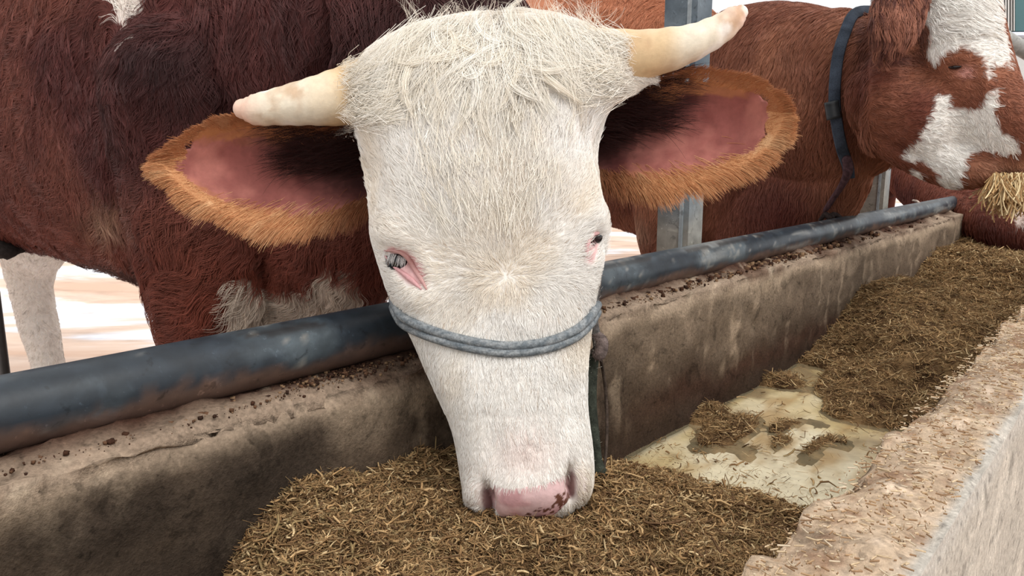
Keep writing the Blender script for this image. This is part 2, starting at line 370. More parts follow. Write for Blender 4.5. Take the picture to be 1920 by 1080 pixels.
def chaff(name, n, seed, label):
    r = np.random.default_rng(seed); tt = r.uniform(.2, 2.6, n); nn = r.uniform(.098, .176, n); L = .0015 + .008 * r.random(n) ** 2.2; wd = r.uniform(.00015, .0005, n)
    ang = r.uniform(0, 6.28, n); D = np.outer(np.cos(ang), TD) + np.outer(np.sin(ang), ND); S = np.outer(-np.sin(ang), TD) + np.outer(np.cos(ang), ND)
    c = np.outer(tt, TD) + np.outer(nn, ND) + np.outer(ZC + r.uniform(.000, .005, n), ZD); V = []
    for k in (-1, 1):
        p = c + D * (L * .5 * k)[:, None]; V += [p - S * wd[:, None], p + S * wd[:, None], p + ZD * .0012]
    V = np.stack(V, 1).reshape(-1, 3); b_ = np.arange(n) * 6; Q = [np.stack([b_ + x, b_ + y, b_ + 3 + y, b_ + 3 + x], 1) for x, y in ((0, 1), (1, 2), (2, 0))]
    pal = np.array([lin(222, 198, 164), lin(188, 156, 122), lin(164, 132, 102), lin(224, 206, 180)]); pc = np.repeat(pal[r.integers(0, 4, n)], 6, 0)
    tag(fastmesh(name, V, np.concatenate(Q), M_feed, None, pc), label, 'chaff', kind='stuff')
chaff('chaff', 6000, 6, 'pale chaff scattered over the top of the front trough wall')

# posts behind the rail
def post_col(v):
    z = v[:, 2]; n1 = fbm(np.stack([v @ TD * 40, v @ ND * 40, z * 3], 1), 4); n2 = fbm(v * 9 + 2, 3)
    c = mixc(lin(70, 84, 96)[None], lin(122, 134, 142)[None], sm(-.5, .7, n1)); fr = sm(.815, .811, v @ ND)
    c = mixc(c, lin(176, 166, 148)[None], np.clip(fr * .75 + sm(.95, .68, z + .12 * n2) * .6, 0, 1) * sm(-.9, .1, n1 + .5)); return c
def post(t0, label):
    mb = MB(); z0, z1 = .0, 2.6; pts = []; a, b_, th = .040, .033, .006
    # C channel: web on the near side, flanges front and back, lips
    prof = [(-b_, -a), (b_, -a), (b_, -a + .018), (b_ - th, -a + .018), (b_ - th, -a + th), (-b_ + th, -a + th), (-b_ + th, a - th), (b_ - th, a - th), (b_ - th, a - .018), (b_, a - .018), (b_, a), (-b_, a)]
    prof = [(x, y) for x, y in prof]; zs = np.linspace(z0, z1, 60)
    mb.loft([[W(t0 + x, .855 + y, z) for x, y in prof] for z in zs], cap=True)
    pr = empty('steel_post', W(t0, .855, 0)); tag(pr, label, 'post', 'steel posts behind the rail')
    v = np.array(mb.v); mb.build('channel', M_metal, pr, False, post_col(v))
    mb = MB()   # rib down the near face by the corner
    mb.loft([[W(t0 - b_ - .004 + x, .855 - a + .014 + y, z) for x, y in ((0, 0), (.006, 0), (.006, .008), (0, .008))] for z in zs])
    mb.build('rib', M_metal, pr, False, lin(150, 158, 162)[None] * np.ones((len(mb.v), 1)))
    return pr
post(1.56, 'grey steel channel post rising behind the right ear of the white-faced cow')
post(3.06, 'grey steel channel post below the throat of the collared brown cow')
# thin upright bar at the far left
mb = MB(); c = P(-3, 600, 1.25); mb.loft(tube_rings([(c[0], c[1], 0), (c[0], c[1], .4), (c[0], c[1], .80)], [.008, .008, .007], 12, (0, 1, 0)))
tag(mb.build('iron_stake', M_metal, None, col=lin(44, 40, 38)[None] * np.ones((len(mb.v), 1))), 'thin dark iron stake standing beyond the rail at the left edge', 'stake')

# ground
mg, t, b = mat('wet_snowy_yard', .6, .4); v = node(t, 'ShaderNodeMapping'); t.links.new(objc(t), v.inputs[0]); v.inputs['Scale'].default_value = (.5, 1.3, 1)
n1 = noise_n(t, 1.1, 6, .6, v.outputs[0], .6); n2 = noise_n(t, 3.5, 6, .6, v.outputs[0])
c1 = ramp_n(t, n1, [(.38, lin(212, 176, 152)), (.50, lin(226, 200, 182)), (.56, lin(236, 238, 246)), (.8, lin(244, 246, 250))])
c2 = ramp_n(t, n2, [(.3, (.62, .60, .60)), (.5, (1, 1, 1))]); t.links.new(mix_n(t, .8, c1, c2, 'MULTIPLY'), b.inputs['Base Color']); bump_n(t, b, n2, .3, .03)
g = fastmesh('floor', [(-40, -10, 0), (40, -10, 0), (40, 60, 0), (-40, 60, 0)], [[0, 1, 2, 3]], mg); tag(g, kind='structure')

# ------------------------------------------------------------------ cow tools
def remesh(pieces, voxel, name):
    """join closed pieces to one continuous skin; returns mesh + kd tree of pieces"""
    mb = MB()
    for p in pieces: mb.loft(p[1])
    me = bpy.data.meshes.new('tmp'); me.from_pydata([tuple(x) for x in mb.v], [], mb.f); me.update()
    o = bpy.data.objects.new('tmp', me); sc.collection.objects.link(o)
    m = o.modifiers.new('r', 'REMESH'); m.mode = 'VOXEL'; m.voxel_size = voxel; m.adaptivity = 0
    s = o.modifiers.new('s', 'SMOOTH'); s.factor = .5; s.iterations = 6
    bpy.context.view_layer.update(); dg = bpy.context.evaluated_depsgraph_get(); out = bpy.data.meshes.new_from_object(o.evaluated_get(dg)); out.name = name
    bpy.data.objects.remove(o); bpy.data.meshes.remove(me)
    pts = np.concatenate([np.vstack(p[1]) for p in pieces]); ids = np.concatenate([np.full(sum(len(r) for r in p[1]), k) for k, p in enumerate(pieces)])
    kd = kdtree.KDTree(len(pts))
    for i, q in enumerate(pts): kd.insert(q, i)
    kd.balance(); return out, kd, ids
def mesh_arrays(me):
    n = len(me.vertices); v = np.empty(n * 3, np.float32); me.vertices.foreach_get('co', v); v = v.reshape(-1, 3).astype(float)
    nn = np.empty(n * 3, np.float32); me.vertices.foreach_get('normal', nn); nn = nn.reshape(-1, 3).astype(float)
    me.calc_loop_triangles(); t = np.empty(len(me.loop_triangles) * 3, np.int32); me.loop_triangles.foreach_get('vertices', t)
    return v, nn, t.reshape(-1, 3)
def setv(me, v): me.vertices.foreach_set('co', v.astype(np.float32).ravel()); me.update()
def curves_obj(name, Pts, rad, col, parent, m=M_hair):
    """Pts (n,k,3), rad (n,k), col (n,3)"""
    n, k, _ = Pts.shape; c = bpy.data.hair_curves.new(name); c.add_curves([k] * n)
    c.position_data.foreach_set('vector', Pts.astype(np.float32).ravel())
    a = c.attributes.get('radius') or c.attributes.new('radius', 'FLOAT', 'POINT'); a.data.foreach_set('value', rad.astype(np.float32).ravel())
    a = c.attributes.new('Col', 'FLOAT_COLOR', 'CURVE'); cc = np.ones((n, 4), np.float32); cc[:, :3] = np.clip(col, 0, 1); a.data.foreach_set('color', cc.ravel())
    c.materials.append(m); return link(bpy.data.objects.new(name, c), parent)
def sample(v, nn, tri, n, wgt, seed):
    r = np.random.default_rng(seed); a, b, c = v[tri[:, 0]], v[tri[:, 1]], v[tri[:, 2]]
    ar = np.linalg.norm(np.cross(b - a, c - a), axis=1) * wgt[tri].mean(1); ar = np.maximum(ar, 0); ar /= ar.sum()
    k = r.choice(len(tri), n, p=ar); u, w_ = r.random((2, n)); f = u + w_ > 1; u[f] = 1 - u[f]; w_[f] = 1 - w_[f]; bc = np.stack([1 - u - w_, u, w_], 1)
    I = tri[k]; return (v[I] * bc[..., None]).sum(1), nrm((nn[I] * bc[..., None]).sum(1)), I, bc, r
def strands(p, n, d, L, r, k=6, lift=.35, droop=.15, wave=.0, wfreq=30, clump=0, cs=.01, jit=.25, rad=.0003):
    """grow strands: start between normal and flow, lie down with the flow"""
    m = len(p); t = nrm(d - n * (d * n).sum(1, keepdims=True) + 1e-6); j = r.normal(0, jit, (m, 3)); t = nrm(t + j - n * (j * n).sum(1, keepdims=True))
    s = np.linspace(0, 1, k); pts = np.empty((m, k, 3)); lf = np.broadcast_to(np.asarray(lift, float), (m,)); L = np.asarray(L)
    side = np.cross(n, t)
    ph = vnoise(p * wfreq)[:, None] * 6; 
    for i, q in enumerate(s):
        h = lf * (q - .55 * q * q) * 1.3
        o = t * (L * q)[:, None] + n * (L * h)[:, None]
        if np.any(wave): o += side * (np.sin(q * 5 + ph[:, 0]) - np.sin(ph[:, 0]))[:, None] * (wave * L)[:, None] * q ** .5
        o[:, 2] -= droop * L * q * q
        pts[:, i] = p + o
    if clump:
        key = np.floor((p + .4 * cs * np.stack([vnoise(p * 150), vnoise(p * 150 + 7), vnoise(p * 150 + 13)], 1)) / cs).astype(np.int64)
        kk = key[:, 0] * 73856093 ^ key[:, 1] * 19349663 ^ key[:, 2] * 83492791; _, inv = np.unique(kk, return_inverse=True); inv = inv.ravel(); ng_ = inv.max() + 1
        cnt = np.bincount(inv, minlength=ng_)[:, None]; cc = np.stack([np.bincount(inv, pts[:, i, x], ng_) for i in range(k) for x in range(3)], 1) / cnt; cc = cc.reshape(ng_, k, 3)[inv]
        cw = (clump * s ** 1.2)[None, :, None] * r.uniform(.5, 1, (m, 1, 1)); pts = pts * (1 - cw) + cc * cw
    R = rad * (1 - .75 * s[None, :] ** 1.5) * r.uniform(.7, 1.2, (m, 1))
    return pts, R
tocam = lambda v: nrm(CAM - v)
def ear_rings(st, back, cup=.035, thick=.009, n=15):
    """st: (x_px, y_top, y_bot, depth) from base to tip"""
    A = catmull(np.array(st, float), 4); rings = []; inner = []
    for (x, yt, yb, d) in A:
        a = P(x, yt, d); b = P(x, yb, d); w_ = np.linalg.norm(b - a); s = np.linspace(0, 1, n); bk = CF * min(cup, w_ * .38)
        i_ = np.array([a + (b - a) * q + bk * (1 - (2 * q - 1) ** 2) for q in s]); o_ = np.array([p + CF * thick * (.5 + .5 * (1 - (2 * q - 1) ** 2)) for p, q in zip(i_, s)])
        rings.append(np.vstack([i_, o_[::-1]])); inner.append(i_)
    return rings, np.array(inner)

# ------------------------------------------------------------------ the white-faced cow
RED = lin(84, 44, 41); REDL = lin(116, 68, 56); DARK = lin(48, 26, 27); WHT = lin(246, 242, 236); PINK = lin(226, 178, 178); ORG = lin(176, 116, 76)
cowA = empty('cow', (-.5, 1.5, 0)); tag(cowA, 'white-faced horned cow eating from the trough, wearing a grey noseband halter', 'cow')
O2 = np.array([-.5, 1.5, 0.]); FW = np.array([.8, -.6, 0.]); SD = np.array([-.6, -.8, 0.])
def torso(stn, O, F, S, n=40, ex=2.3):
    rings = []; A = catmull(np.array(stn, float), 5); th = np.linspace(0, 2 * np.pi, n, endpoint=False)
    for s, zt, zb, hw in A:
        c = O - F * s + ZD * (zt + zb) / 2; cs, sn = np.cos(th), np.sin(th)
        rings.append(c + np.outer(np.sign(cs) * np.abs(cs) ** (2 / ex) * hw, S) + np.outer(np.sign(sn) * np.abs(sn) ** (2 / ex) * (zt - zb) / 2, ZD))
    return rings
def leg(O, a, F, r=(.13, .095, .058, .04, .05), hind=False, top=.95, out=0.):
    b = O.copy(); f = F
    if hind: pts = [b + ZD * top, b + f * .05 + ZD * .66, b - f * .10 + ZD * .46, b - f * .03 + ZD * .12, b + f * .02 + ZD * .02]
    else: pts = [b - f * .02 + ZD * top, b - f * .02 + ZD * .64, b + f * .01 + ZD * .36, b + ZD * .12, b + f * .03 + ZD * .02]
    return tube_rings(pts, [(q, q * 1.15) for q in r], 20, F)
hs = [  # y_px, left, right, front depth, front half, back half
    (42, 880, 1010, .905, .03, .05), (58, 800, 1085, .885, .045, .07), (85, 730, 1130, .86, .055, .10), (120, 690, 1160, .835, .06, .13), (170, 676, 1160, .815, .065, .15), (230, 675, 1128, .800, .07, .165), (300, 684, 1116, .792, .072, .175),
    (360, 694, 1124, .790, .074, .18), (420, 699, 1134, .792, .074, .185), (470, 707, 1130, .796, .072, .19), (520, 722, 1120, .800, .070, .19), (570, 744, 1112, .803, .068, .18), (620, 768, 1106, .804, .066, .165),
    (680, 797, 1100, .803, .064, .145), (740, 824, 1098, .800, .062, .125), (800, 848, 1104, .796, .062, .11), (850, 859, 1110, .793, .062, .10), (895, 866, 1110, .793, .060, .09), (930, 878, 1096, .800, .054, .08), (955, 897, 1066, .812, .042, .065), (970, 925, 1030, .826, .028, .05)]
H = catmull(np.array(hs, float), 3); hr = []; th = np.linspace(0, 2 * np.pi, 72, endpoint=False)
for (y, l, rr, df, ff, bb) in H:
    dc = df + ff; c = P((l + rr) / 2, y, dc); hw = (rr - l) / 2 * dc / F0; cs, sn = np.cos(th), np.sin(th)
    ef, eb = 2.55, 2.2; e = np.where(sn < 0, ef, eb)
    X = np.sign(cs) * np.abs(cs) ** (2 / e) * hw; D = np.sign(sn) * np.abs(sn) ** (2 / e) * np.where(sn < 0, ff, bb); X = X * np.where(sn > 0, 1 - .25 * (D / bb) ** 2, 1)
    hr.append(c + np.outer(X, CR) + np.outer(D, CF))
earL = [(700, 262, 375, .935), (640, 240, 408, .92), (560, 226, 428, .905), (480, 214, 420, .895), (415, 224, 396, .885), (360, 248, 364, .875), (325, 276, 332, .868), (308, 296, 310, .866)]
earR = [(1100, 240, 320, .935), (1160, 172, 345, .92), (1230, 138, 356, .905), (1310, 132, 342, .895), (1380, 142, 316, .885), (1430, 160, 284, .875), (1458, 190, 245, .868), (1468, 208, 222, .866)]
eLr, eLi = ear_rings(earL, 1); eRr, eRi = ear_rings(earR, 1)
piecesA = [
    ('head', hr + []), ('ear', eLr), ('ear', eRr),
    ('neck', tube_rings([(-.52, 1.50, 1.02), (-.36, 1.36, 1.05), (-.20, 1.22, 1.05), P(880, 230, 1.06), P(905, 300, .97)], [(.19, .32), (.18, .28), (.155, .22), (.12, .16), (.09, .12)], 40)),
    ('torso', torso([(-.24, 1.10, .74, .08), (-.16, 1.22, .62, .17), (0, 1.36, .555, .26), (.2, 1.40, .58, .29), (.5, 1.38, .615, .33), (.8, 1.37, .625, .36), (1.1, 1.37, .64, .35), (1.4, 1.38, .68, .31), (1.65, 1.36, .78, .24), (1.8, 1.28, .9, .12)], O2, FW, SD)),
    ('leg', leg(O2 + SD * .15 + FW * .06, 0, FW, (.15, .105, .062, .04, .055), top=.98)),
    ('leg', leg(O2 - SD * .16 + FW * .04, 0, FW, (.14, .10, .06, .04, .055), top=.95)),
    ('leg', leg(O2 - FW * 1.55 + SD * .18, 0, FW, (.18, .12, .06, .042, .055), True)), ('leg', leg(O2 - FW * 1.55 - SD * .17, 0, FW, (.18, .125, .08, .055, .06), True)),
    ('brisket', tube_rings([O2 + FW * .24 + ZD * 1.0, O2 + FW * .27 + ZD * .78, O2 + FW * .10 + ZD * .60], [.10, .13, .10], 24, (1, 0, 0))),
]
piecesA += [('head', tube_rings([P(800, 150, .90), P(720, 165, .895), P(668, 178, .892), P(640, 184, .89)], [.045, .036, .031, .026], 28, (0, 1, 0))),
    ('head', tube_rings([P(1020, 120, .90), P(1090, 118, .895), P(1145, 112, .89), P(1172, 110, .89)], [.045, .036, .030, .026], 28, (0, 1, 0))),
    ('head', tube_rings([P(1090, 175, .885), P(1150, 158, .885), P(1190, 148, .885), P(1212, 143, .885)], [(.02, .034), (.016, .022), (.010, .012), (.006, .006)], 20, (0, 0, 1))),
    ('head', tube_rings([P(790, 112, .93), P(870, 92, .925), P(960, 80, .925), P(1040, 84, .93), P(1095, 100, .93)], [.026, .032, .034, .032, .028], 24, (0, 1, 0)))]
meA, kdA, idsA = remesh(piecesA, .0052, 'body')
import bmesh
bm = bmesh.new(); bm.from_mesh(meA); bm.faces.ensure_lookup_table(); fcn = np.array([f.calc_center_median() for f in bm.faces]); ax_, ay_, ad_ = proj(fcn)
sel_ = (ad_ < .9) & (((ay_ > 870) & (ay_ < 990) & (ax_ > 850) & (ax_ < 1125)) | ((np.hypot(ax_ - 762, ay_ - 505) < 60)) | (np.hypot(ax_ - 1110, ay_ - 455) < 40))
es = set()
for i_ in np.where(sel_)[0]: es.update(bm.faces[i_].edges)
res = bmesh.ops.subdivide_edges(bm, edges=list(es), cuts=2, use_grid_fill=True)
vs_ = {g_ for g_ in res['geom_inner'] if isinstance(g_, bmesh.types.BMVert)}
for _ in range(4): bmesh.ops.smooth_vert(bm, verts=list(vs_), factor=.5, use_axis_x=True, use_axis_y=True, use_axis_z=True)
bmesh.ops.triangulate(bm, faces=[f for f in bm.faces if len(f.verts) > 4]); bm.to_mesh(meA); bm.free(); meA.update(); V, Nn, tri = mesh_arrays(meA)
px, py, dd = proj(V); piece = np.array([idsA[kdA.find(q)[1]] for q in V]); piece[piece >= 10] = 0; fc = (Nn * tocam(V)).sum(1)
isH = piece == 0
def gp(x, y, x0, y0, sx_, sy_=None, ang=0):
    sy_ = sy_ or sx_; c, s = math.cos(ang), math.sin(ang); a = (x - x0) * c + (y - y0) * s; b = -(x - x0) * s + (y - y0) * c; return np.exp(-(a / sx_) ** 2 - (b / sy_) ** 2)
fr = isH & (fc > 0.0); D = np.zeros(len(V))
D += -.012 * gp(px, py, 760, 497, 17, 34, -.75) + .009 * gp(px, py, 745, 440, 36, 30) + .005 * gp(px, py, 780, 560, 30, 22) - .010 * gp(px, py, 1122, 450, 12, 22) + .004 * gp(px, py, 1115, 405, 22, 28)
D += -.034 * gp(px, py, 914, 938, 10, 26, -.18) - .030 * gp(px, py, 1072, 906, 8, 27, -.02) - .0025 * gp(px, py, 983, 862, 4, 26) - .002 * gp(px, py, 1000, 838, 16, 4, .5) + .006 * gp(px, py, 885, 930, 14, 30) + .006 * gp(px, py, 1092, 905, 14, 34)
D += .007 * gp(px, py, 990, 925, 55, 36) + .003 * gp(px, py, 950, 700, 70, 120) - .004 * gp(px, py, 850, 600, 40, 60) - .003 * gp(px, py, 980, 650, 120, 30) - .006 * gp(px, py, 950, 250, 24, 130) + .005 * gp(px, py, 860, 250, 50, 110) + .005 * gp(px, py, 1030, 250, 45, 110) - .010 * gp(px, py, 700, 320, 26, 60) - .012 * gp(px, py, 1100, 260, 26, 60) - .005 * gp(px, py, 810, 440, 30, 60) + .004 * gp(px, py, 890, 740, 26, 90) - .004 * gp(px, py, 930, 840, 20, 50) - .004 * gp(px, py, 1040, 830, 20, 50) + .003 * gp(px, py, 1075, 830, 26, 50)
D += -.006 * gp(px, py, 985, 978, 60, 8)
Vn = V + Nn * (D * fr)[:, None]
bod = ~isH & (piece > 2); amp = sm(.0, .3, np.abs(fbm(V * 2)) + .3); Vn += Nn * (bod * (.008 * fbm(V * 7, 3)) * amp)[:, None]
# crease between neck and shoulder
cr = gp(px, py, 600 + 8 * np.sin(py / 40), 80, 16, 140) * (bod & (fc > 0)); Vn -= Nn * (cr * .03)[:, None]
setv(meA, Vn); V, Nn, tri = mesh_arrays(meA); px, py, dd = proj(V); fc = (Nn * tocam(V)).sum(1)
kL = kdtree.KDTree(eLi.size // 3)
def rimdist(inner, V, sel):
    pts = inner.reshape(-1, 3); m, n = inner.shape[:2]; kd = kdtree.KDTree(len(pts))
    for i, q in enumerate(pts): kd.insert(q, i)
    kd.balance(); u = np.zeros(len(V)); s = np.zeros(len(V)); dist = np.ones(len(V))
    for i in np.where(sel)[0]:
        _, k, dq = kd.find(V[i]); u[i] = (k // n) / (m - 1); s[i] = (k % n) / (n - 1); dist[i] = dq
    return u, s, dist
coat = np.tile(RED, (len(V), 1)); wob = 14 * fbm(V * 22, 3)
n1 = fbm(V * 5, 3); n2 = fbm(V * 20 + 3, 3)
coat = mixc(coat, REDL[None], sm(-.1, .9, n1) * .8); coat = mixc(coat, DARK[None], sm(.0, .9, -n1 - .1) * .9)
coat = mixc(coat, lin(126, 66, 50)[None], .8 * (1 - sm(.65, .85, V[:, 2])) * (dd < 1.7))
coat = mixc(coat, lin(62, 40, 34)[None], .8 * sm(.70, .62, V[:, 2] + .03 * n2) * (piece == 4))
x_, y_ = px + wob, py + wob
coat = mixc(coat, lin(176, 140, 116)[None], .8 * gp(x_, y_, 205, 415, 30, 30))
coat[inpoly(x_, y_, [(430, 640), (425, 560), (450, 525), (520, 545), (585, 540), (610, 505), (650, 495), (672, 540), (680, 660), (430, 700)]) & bod & (dd > 1)] = lin(206, 190, 174)
coat[inpoly(x_, y_ + .3 * wob, [(213, -40), (272, -40), (268, 20), (240, 58), (222, 48)]) & bod] = lin(232, 222, 214)
hl = (piece >= 7) & (piece <= 8); coat[hl & (V[:, 2] < .78)] = lin(232, 222, 212); coat[V[:, 2] < .05] = lin(50, 42, 38)
coat[isH] = WHT
coat[(piece == 3) & (np.linalg.norm(V - P(905, 200, .97), axis=1) < .0)] = WHT
isn = (piece == 3) & (dd < .93) & (py > 100); coat[isn] = lin(120, 62, 44)
# ears
bare = np.zeros(len(V)); inner_e = np.zeros(len(V), bool)
for k, (inn, xs) in enumerate(((eLi, 1), (eRi, 2))):
    sel = piece == xs; u, s, dq = rimdist(inn, V, sel); inn_side = sel & (dq < .02) & (Nn @ CF < .05)
    c = np.tile(lin(150, 84, 52), (len(V), 1)); edge = np.abs(s - .5) * 2
    # inner skin
    ci = mixc(lin(146, 86, 80)[None], lin(178, 114, 104)[None], sm(-.3, .8, fbm(V * 30, 3))); ci = mixc(ci, lin(96, 42, 40)[None], .7 * sm(.3, .9, fbm(V * 22 + 5, 3)))
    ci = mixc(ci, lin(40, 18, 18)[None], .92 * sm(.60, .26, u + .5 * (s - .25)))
    ci = mixc(ci, ORG[None], sm(.62, .9, edge + .2 * n2) * sm(.12, .3, u) + sm(.84, .97, u)); c = np.where(inn_side[:, None], ci, c)
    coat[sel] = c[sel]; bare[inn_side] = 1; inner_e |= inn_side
# pink skin on head: nose pad, nostrils, eyelids
pinkn = inpoly(px + .3 * wob, py + .3 * wob, [(918, 906), (955, 916), (1010, 908), (1062, 888), (1072, 905), (1070, 935), (1040, 962), (1000, 980), (950, 985), (925, 950)]) & isH & (fc > -.2)
nos = np.clip(1.2 * gp(px, py, 914, 940, 12, 30, -.18) + 1.2 * gp(px, py, 1072, 908, 10, 30, -.02), 0, 1) * isH
eyp = np.clip(gp(px, py, 765, 500, 22, 46, -.72) * 1.5 + gp(px, py, 1108, 468, 13, 34, .2) * 1.2, 0, 1) * isH * (fc > 0)
coat[pinkn] = lin(236, 200, 200); coat = mixc(coat, lin(214, 160, 164)[None], pinkn * .8 * sm(0, .8, fbm(V * 60, 2))); spk = pinkn & (fbm(V * 230, 2) > .15) & (py > 955 - (px - 1000) * .62) & (px > 985); coat[spk] = lin(112, 70, 56)
coat = mixc(coat, lin(84, 36, 40)[None], sm(.3, .8, nos)); coat = mixc(coat, lin(222, 176, 176)[None], sm(.2, .75, eyp) * .9)
coat = mixc(coat, lin(224, 196, 190)[None], isH * .5 * np.clip(gp(px, py, 985, 840, 50, 60) + gp(px, py, 890, 930, 26, 50) + gp(px, py, 1090, 905, 20, 40), 0, 1))
bare = np.maximum(bare, np.maximum(pinkn, np.maximum(sm(.15, .4, nos), sm(.35, .7, eyp))))
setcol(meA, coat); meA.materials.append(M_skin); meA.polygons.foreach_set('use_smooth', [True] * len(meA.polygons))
bodyA = link(bpy.data.objects.new('body', meA), cowA)
bvhA = BVHTree.FromPolygons([tuple(q) for q in V], [tuple(int(a) for a in q) for q in tri])
def hit(x, y, off=0.0, dflt=.85):
    d = nrm(P(x, y, 1) - CAM); h = bvhA.ray_cast(Vector(CAM), Vector(d))
    if h[0] is None: return P(x, y, dflt), nrm(CAM - P(x, y, 1))
    return np.array(h[0]) + np.array(h[1]) * off, np.array(h[1])

# fur: face
vis = (fc > -.35)
wf = (isH & vis) * (1 - np.clip(bare, 0, 1)) * np.where(py > 900, .8, 1)
p, n, I, bc, r = sample(V, Nn, tri, 95000, wf.astype(float), 11); x, y, d_ = proj(p)
vx, vy = x - 950, y - 520; rad_ = np.hypot(vx, vy); up = y < 520
fx = vx * np.where(up, .75, .35); fy = vy; q = nrm(np.stack([fx, fy], 1) + .12 * np.stack([vnoise(p * 25), vnoise(p * 25 + 9)], 1) * 2)
fx, fy = q[:, 0], q[:, 1]; fx = np.where(y > 860, fx + (x - 985) / 160, fx)
top = sm(230, 120, y); fx = fx * (1 - top) + top * ((x - 940) / 160 + .6 * vnoise(p * 30)); fy = fy * (1 - top) + top * (.55 + .5 * vnoise(p * 22 + 4))
dv = np.outer(fx, CR) - np.outer(fy, CU); L = .012 + .008 * sm(420, 200, y) + .006 * sm(170, 90, y) + .005 * vnoise(p * 40); L = np.where(y > 760, .008, L); L = L * (1 - .5 * gp(x, y, 800, 560, 70, 90)); L = np.maximum(L, .005)
pts, R = strands(p, n, dv, L, r, 6, .34 - .1 * sm(700, 800, y), .02, .10 * np.ones(len(p)), 60, .55, .0075, .16, .00026)
cc = mixc(lin(250, 247, 242)[None], lin(240, 222, 194)[None], .45 * sm(.0, .9, fbm(p * 12, 3)) + .15 * top) * r.uniform(.88, 1.03, (len(p), 1)); cc = mixc(cc, lin(186, 160, 134)[None], (r.random(len(p)) < .04) * .6)
ed = np.clip(gp(x, y, 985, 850, 60, 40), 0, 1); cc = mixc(cc, lin(236, 214, 206)[None], ed * .5)
curves_obj('face_fur', pts, R, cc, cowA)

# curly tufts on the poll and long hairs over the horn bases
def tufts(name, roots, dirs, L, nper, seed, col, parent, curl=.5, rad=.00032, spread=.009, turns=1.2):
    r = np.random.default_rng(seed); P_ = []; R_ = []; C_ = []
    s = np.linspace(0, 1, 12)
    for (o, nrm_), dr, l in zip(roots, dirs, L):
        dr = nrm(dr); a = nrm(np.cross(dr, nrm_)); b = np.cross(a, dr); ph = r.uniform(0, 6.28); sg = r.choice([-1, 1]); cl = curl * r.uniform(.5, 1.2) * l
        line = np.outer(s * l, dr) + np.outer(np.sin(s * math.pi * .8) * l * .18, nrm_)
        helix = np.outer(cl * .35 * (np.cos(ph + sg * s * 6.28 * turns) - math.cos(ph)) * s ** .6, a) + np.outer(cl * .22 * (np.sin(ph + sg * s * 6.28 * turns) - math.sin(ph)) * s ** .6, b)
        for _ in range(nper):
            off = r.normal(0, spread, 3); off -= nrm_ * (off @ nrm_); k = r.uniform(.75, 1.1); cv = .75 + .3 * r.random()
            P_.append(o + off * (1 - s[:, None] * .55) + (line + helix) * k + r.normal(0, .0012, 3) * s[:, None] * 2); R_.append(rad * (1 - .75 * s ** 1.5)); C_.append(col * r.uniform(.86, 1.05))
    return curves_obj(name, np.array(P_), np.array(R_), np.array(C_), parent)
r = np.random.default_rng(21)
def locks(name, n, reg, seed, nper=34, steps=12, ds=(4.5, 9), curv=.28, ang=None, spread=.006, rise=.007, rad=.0003, parent=cowA):
    """wavy locks that lie along the skin"""
    r = np.random.default_rng(seed); P_ = []; C_ = []; R_ = []; k = steps; s_ = np.linspace(0, 1, k)
    for _ in range(n):
        x, y = reg(r); a = ang(x, y, r); st = r.uniform(*ds); cv = r.normal(0, curv); g = []; o0 = None
        for i in range(k):
            h = bvhA.ray_cast(Vector(CAM), Vector(nrm(P(x, y, 1) - CAM)))
            if h[0] is None or (h[0] - Vector(CAM)).length > 1.06: g.append(g[-1] + (g[-1] - g[-2]) * .35 + CF * .002 if len(g) > 1 else P(x, y, .91))
            else:
                q_ = np.array(h[0]) + np.array(h[1]) * (.001 + rise * math.sin(3.0 * i / k))
                if g and np.linalg.norm(q_ - g[-1]) > .03: q_ = g[-1] + (CR * math.cos(a) - CU * math.sin(a)) * st * .0006
                g.append(q_)
            x += math.cos(a) * st; y += math.sin(a) * st; a += cv
        g = np.array(g); base = r.normal(0, spread, (nper, 1, 3)); w_ = (1 - .75 * s_)[None, :, None]; kk = r.uniform(.7, 1.0, nper)
        gi = np.stack([np.stack([np.interp(s_ * q_, s_, g[:, c_]) for c_ in range(3)], 1) for q_ in kk]); wig = r.normal(0, .0015, (nper, 1, 3)) * s_[None, :, None]
        P_.append(gi + base * w_ + wig); R_.append(rad * (1 - .7 * s_[None] ** 1.5) * np.ones((nper, 1))); t_ = r.random(); C_.append((lin(250, 247, 240) * (1 - .35 * t_) + lin(240, 220, 184) * .35 * t_)[None] * r.uniform(.86, 1.03, (nper, 1)))
    return curves_obj(name, np.concatenate(P_), np.concatenate(R_), np.concatenate(C_), parent)
def reg_poll(r):
    while True:
        x = r.uniform(700, 1150); y = r.uniform(42, 185)
        if y < 80 + 100 * (1 - abs(x - 930) / 230) and y > 44 + max(0, 800 - x) * .8 + max(0, x - 1060) * .4: return x, y
locks('poll_hair', 150, reg_poll, 5, nper=80, curv=.10, ds=(7, 13), spread=.008, rise=.003, rad=.0002, ang=lambda x, y, r: math.atan2(1.0, (x - 930) / 110 + r.normal(0, .45)) + r.normal(0, .35))
def reg_f(r):
    y = 140 + 300 * r.random() ** 1.7; k_ = .5 + .5 * r.random(); return 910 + r.uniform(-170, 160) * k_, y
def ang_f(x, y, r):
    return math.atan2(y - 520, (x - 950) * .45) + r.normal(0, .10)
locks('forehead_hair', 210, reg_f, 15, nper=26, steps=8, ds=(5, 10), curv=.02, ang=ang_f, spread=.0075, rise=.0008, rad=.0002)
locks('forelock', 20, lambda r: (r.uniform(800, 1040), r.uniform(70, 125)), 8, nper=60, steps=16, ds=(7, 11), curv=.22, ang=lambda x, y, r: math.atan2(.8, r.normal(0, 1)), spread=.004, rise=.012)
def reg_hb(r):
    return (r.uniform(665, 760), r.uniform(125, 235)) if r.random() < .5 else (r.uniform(1070, 1150), r.uniform(75, 190))
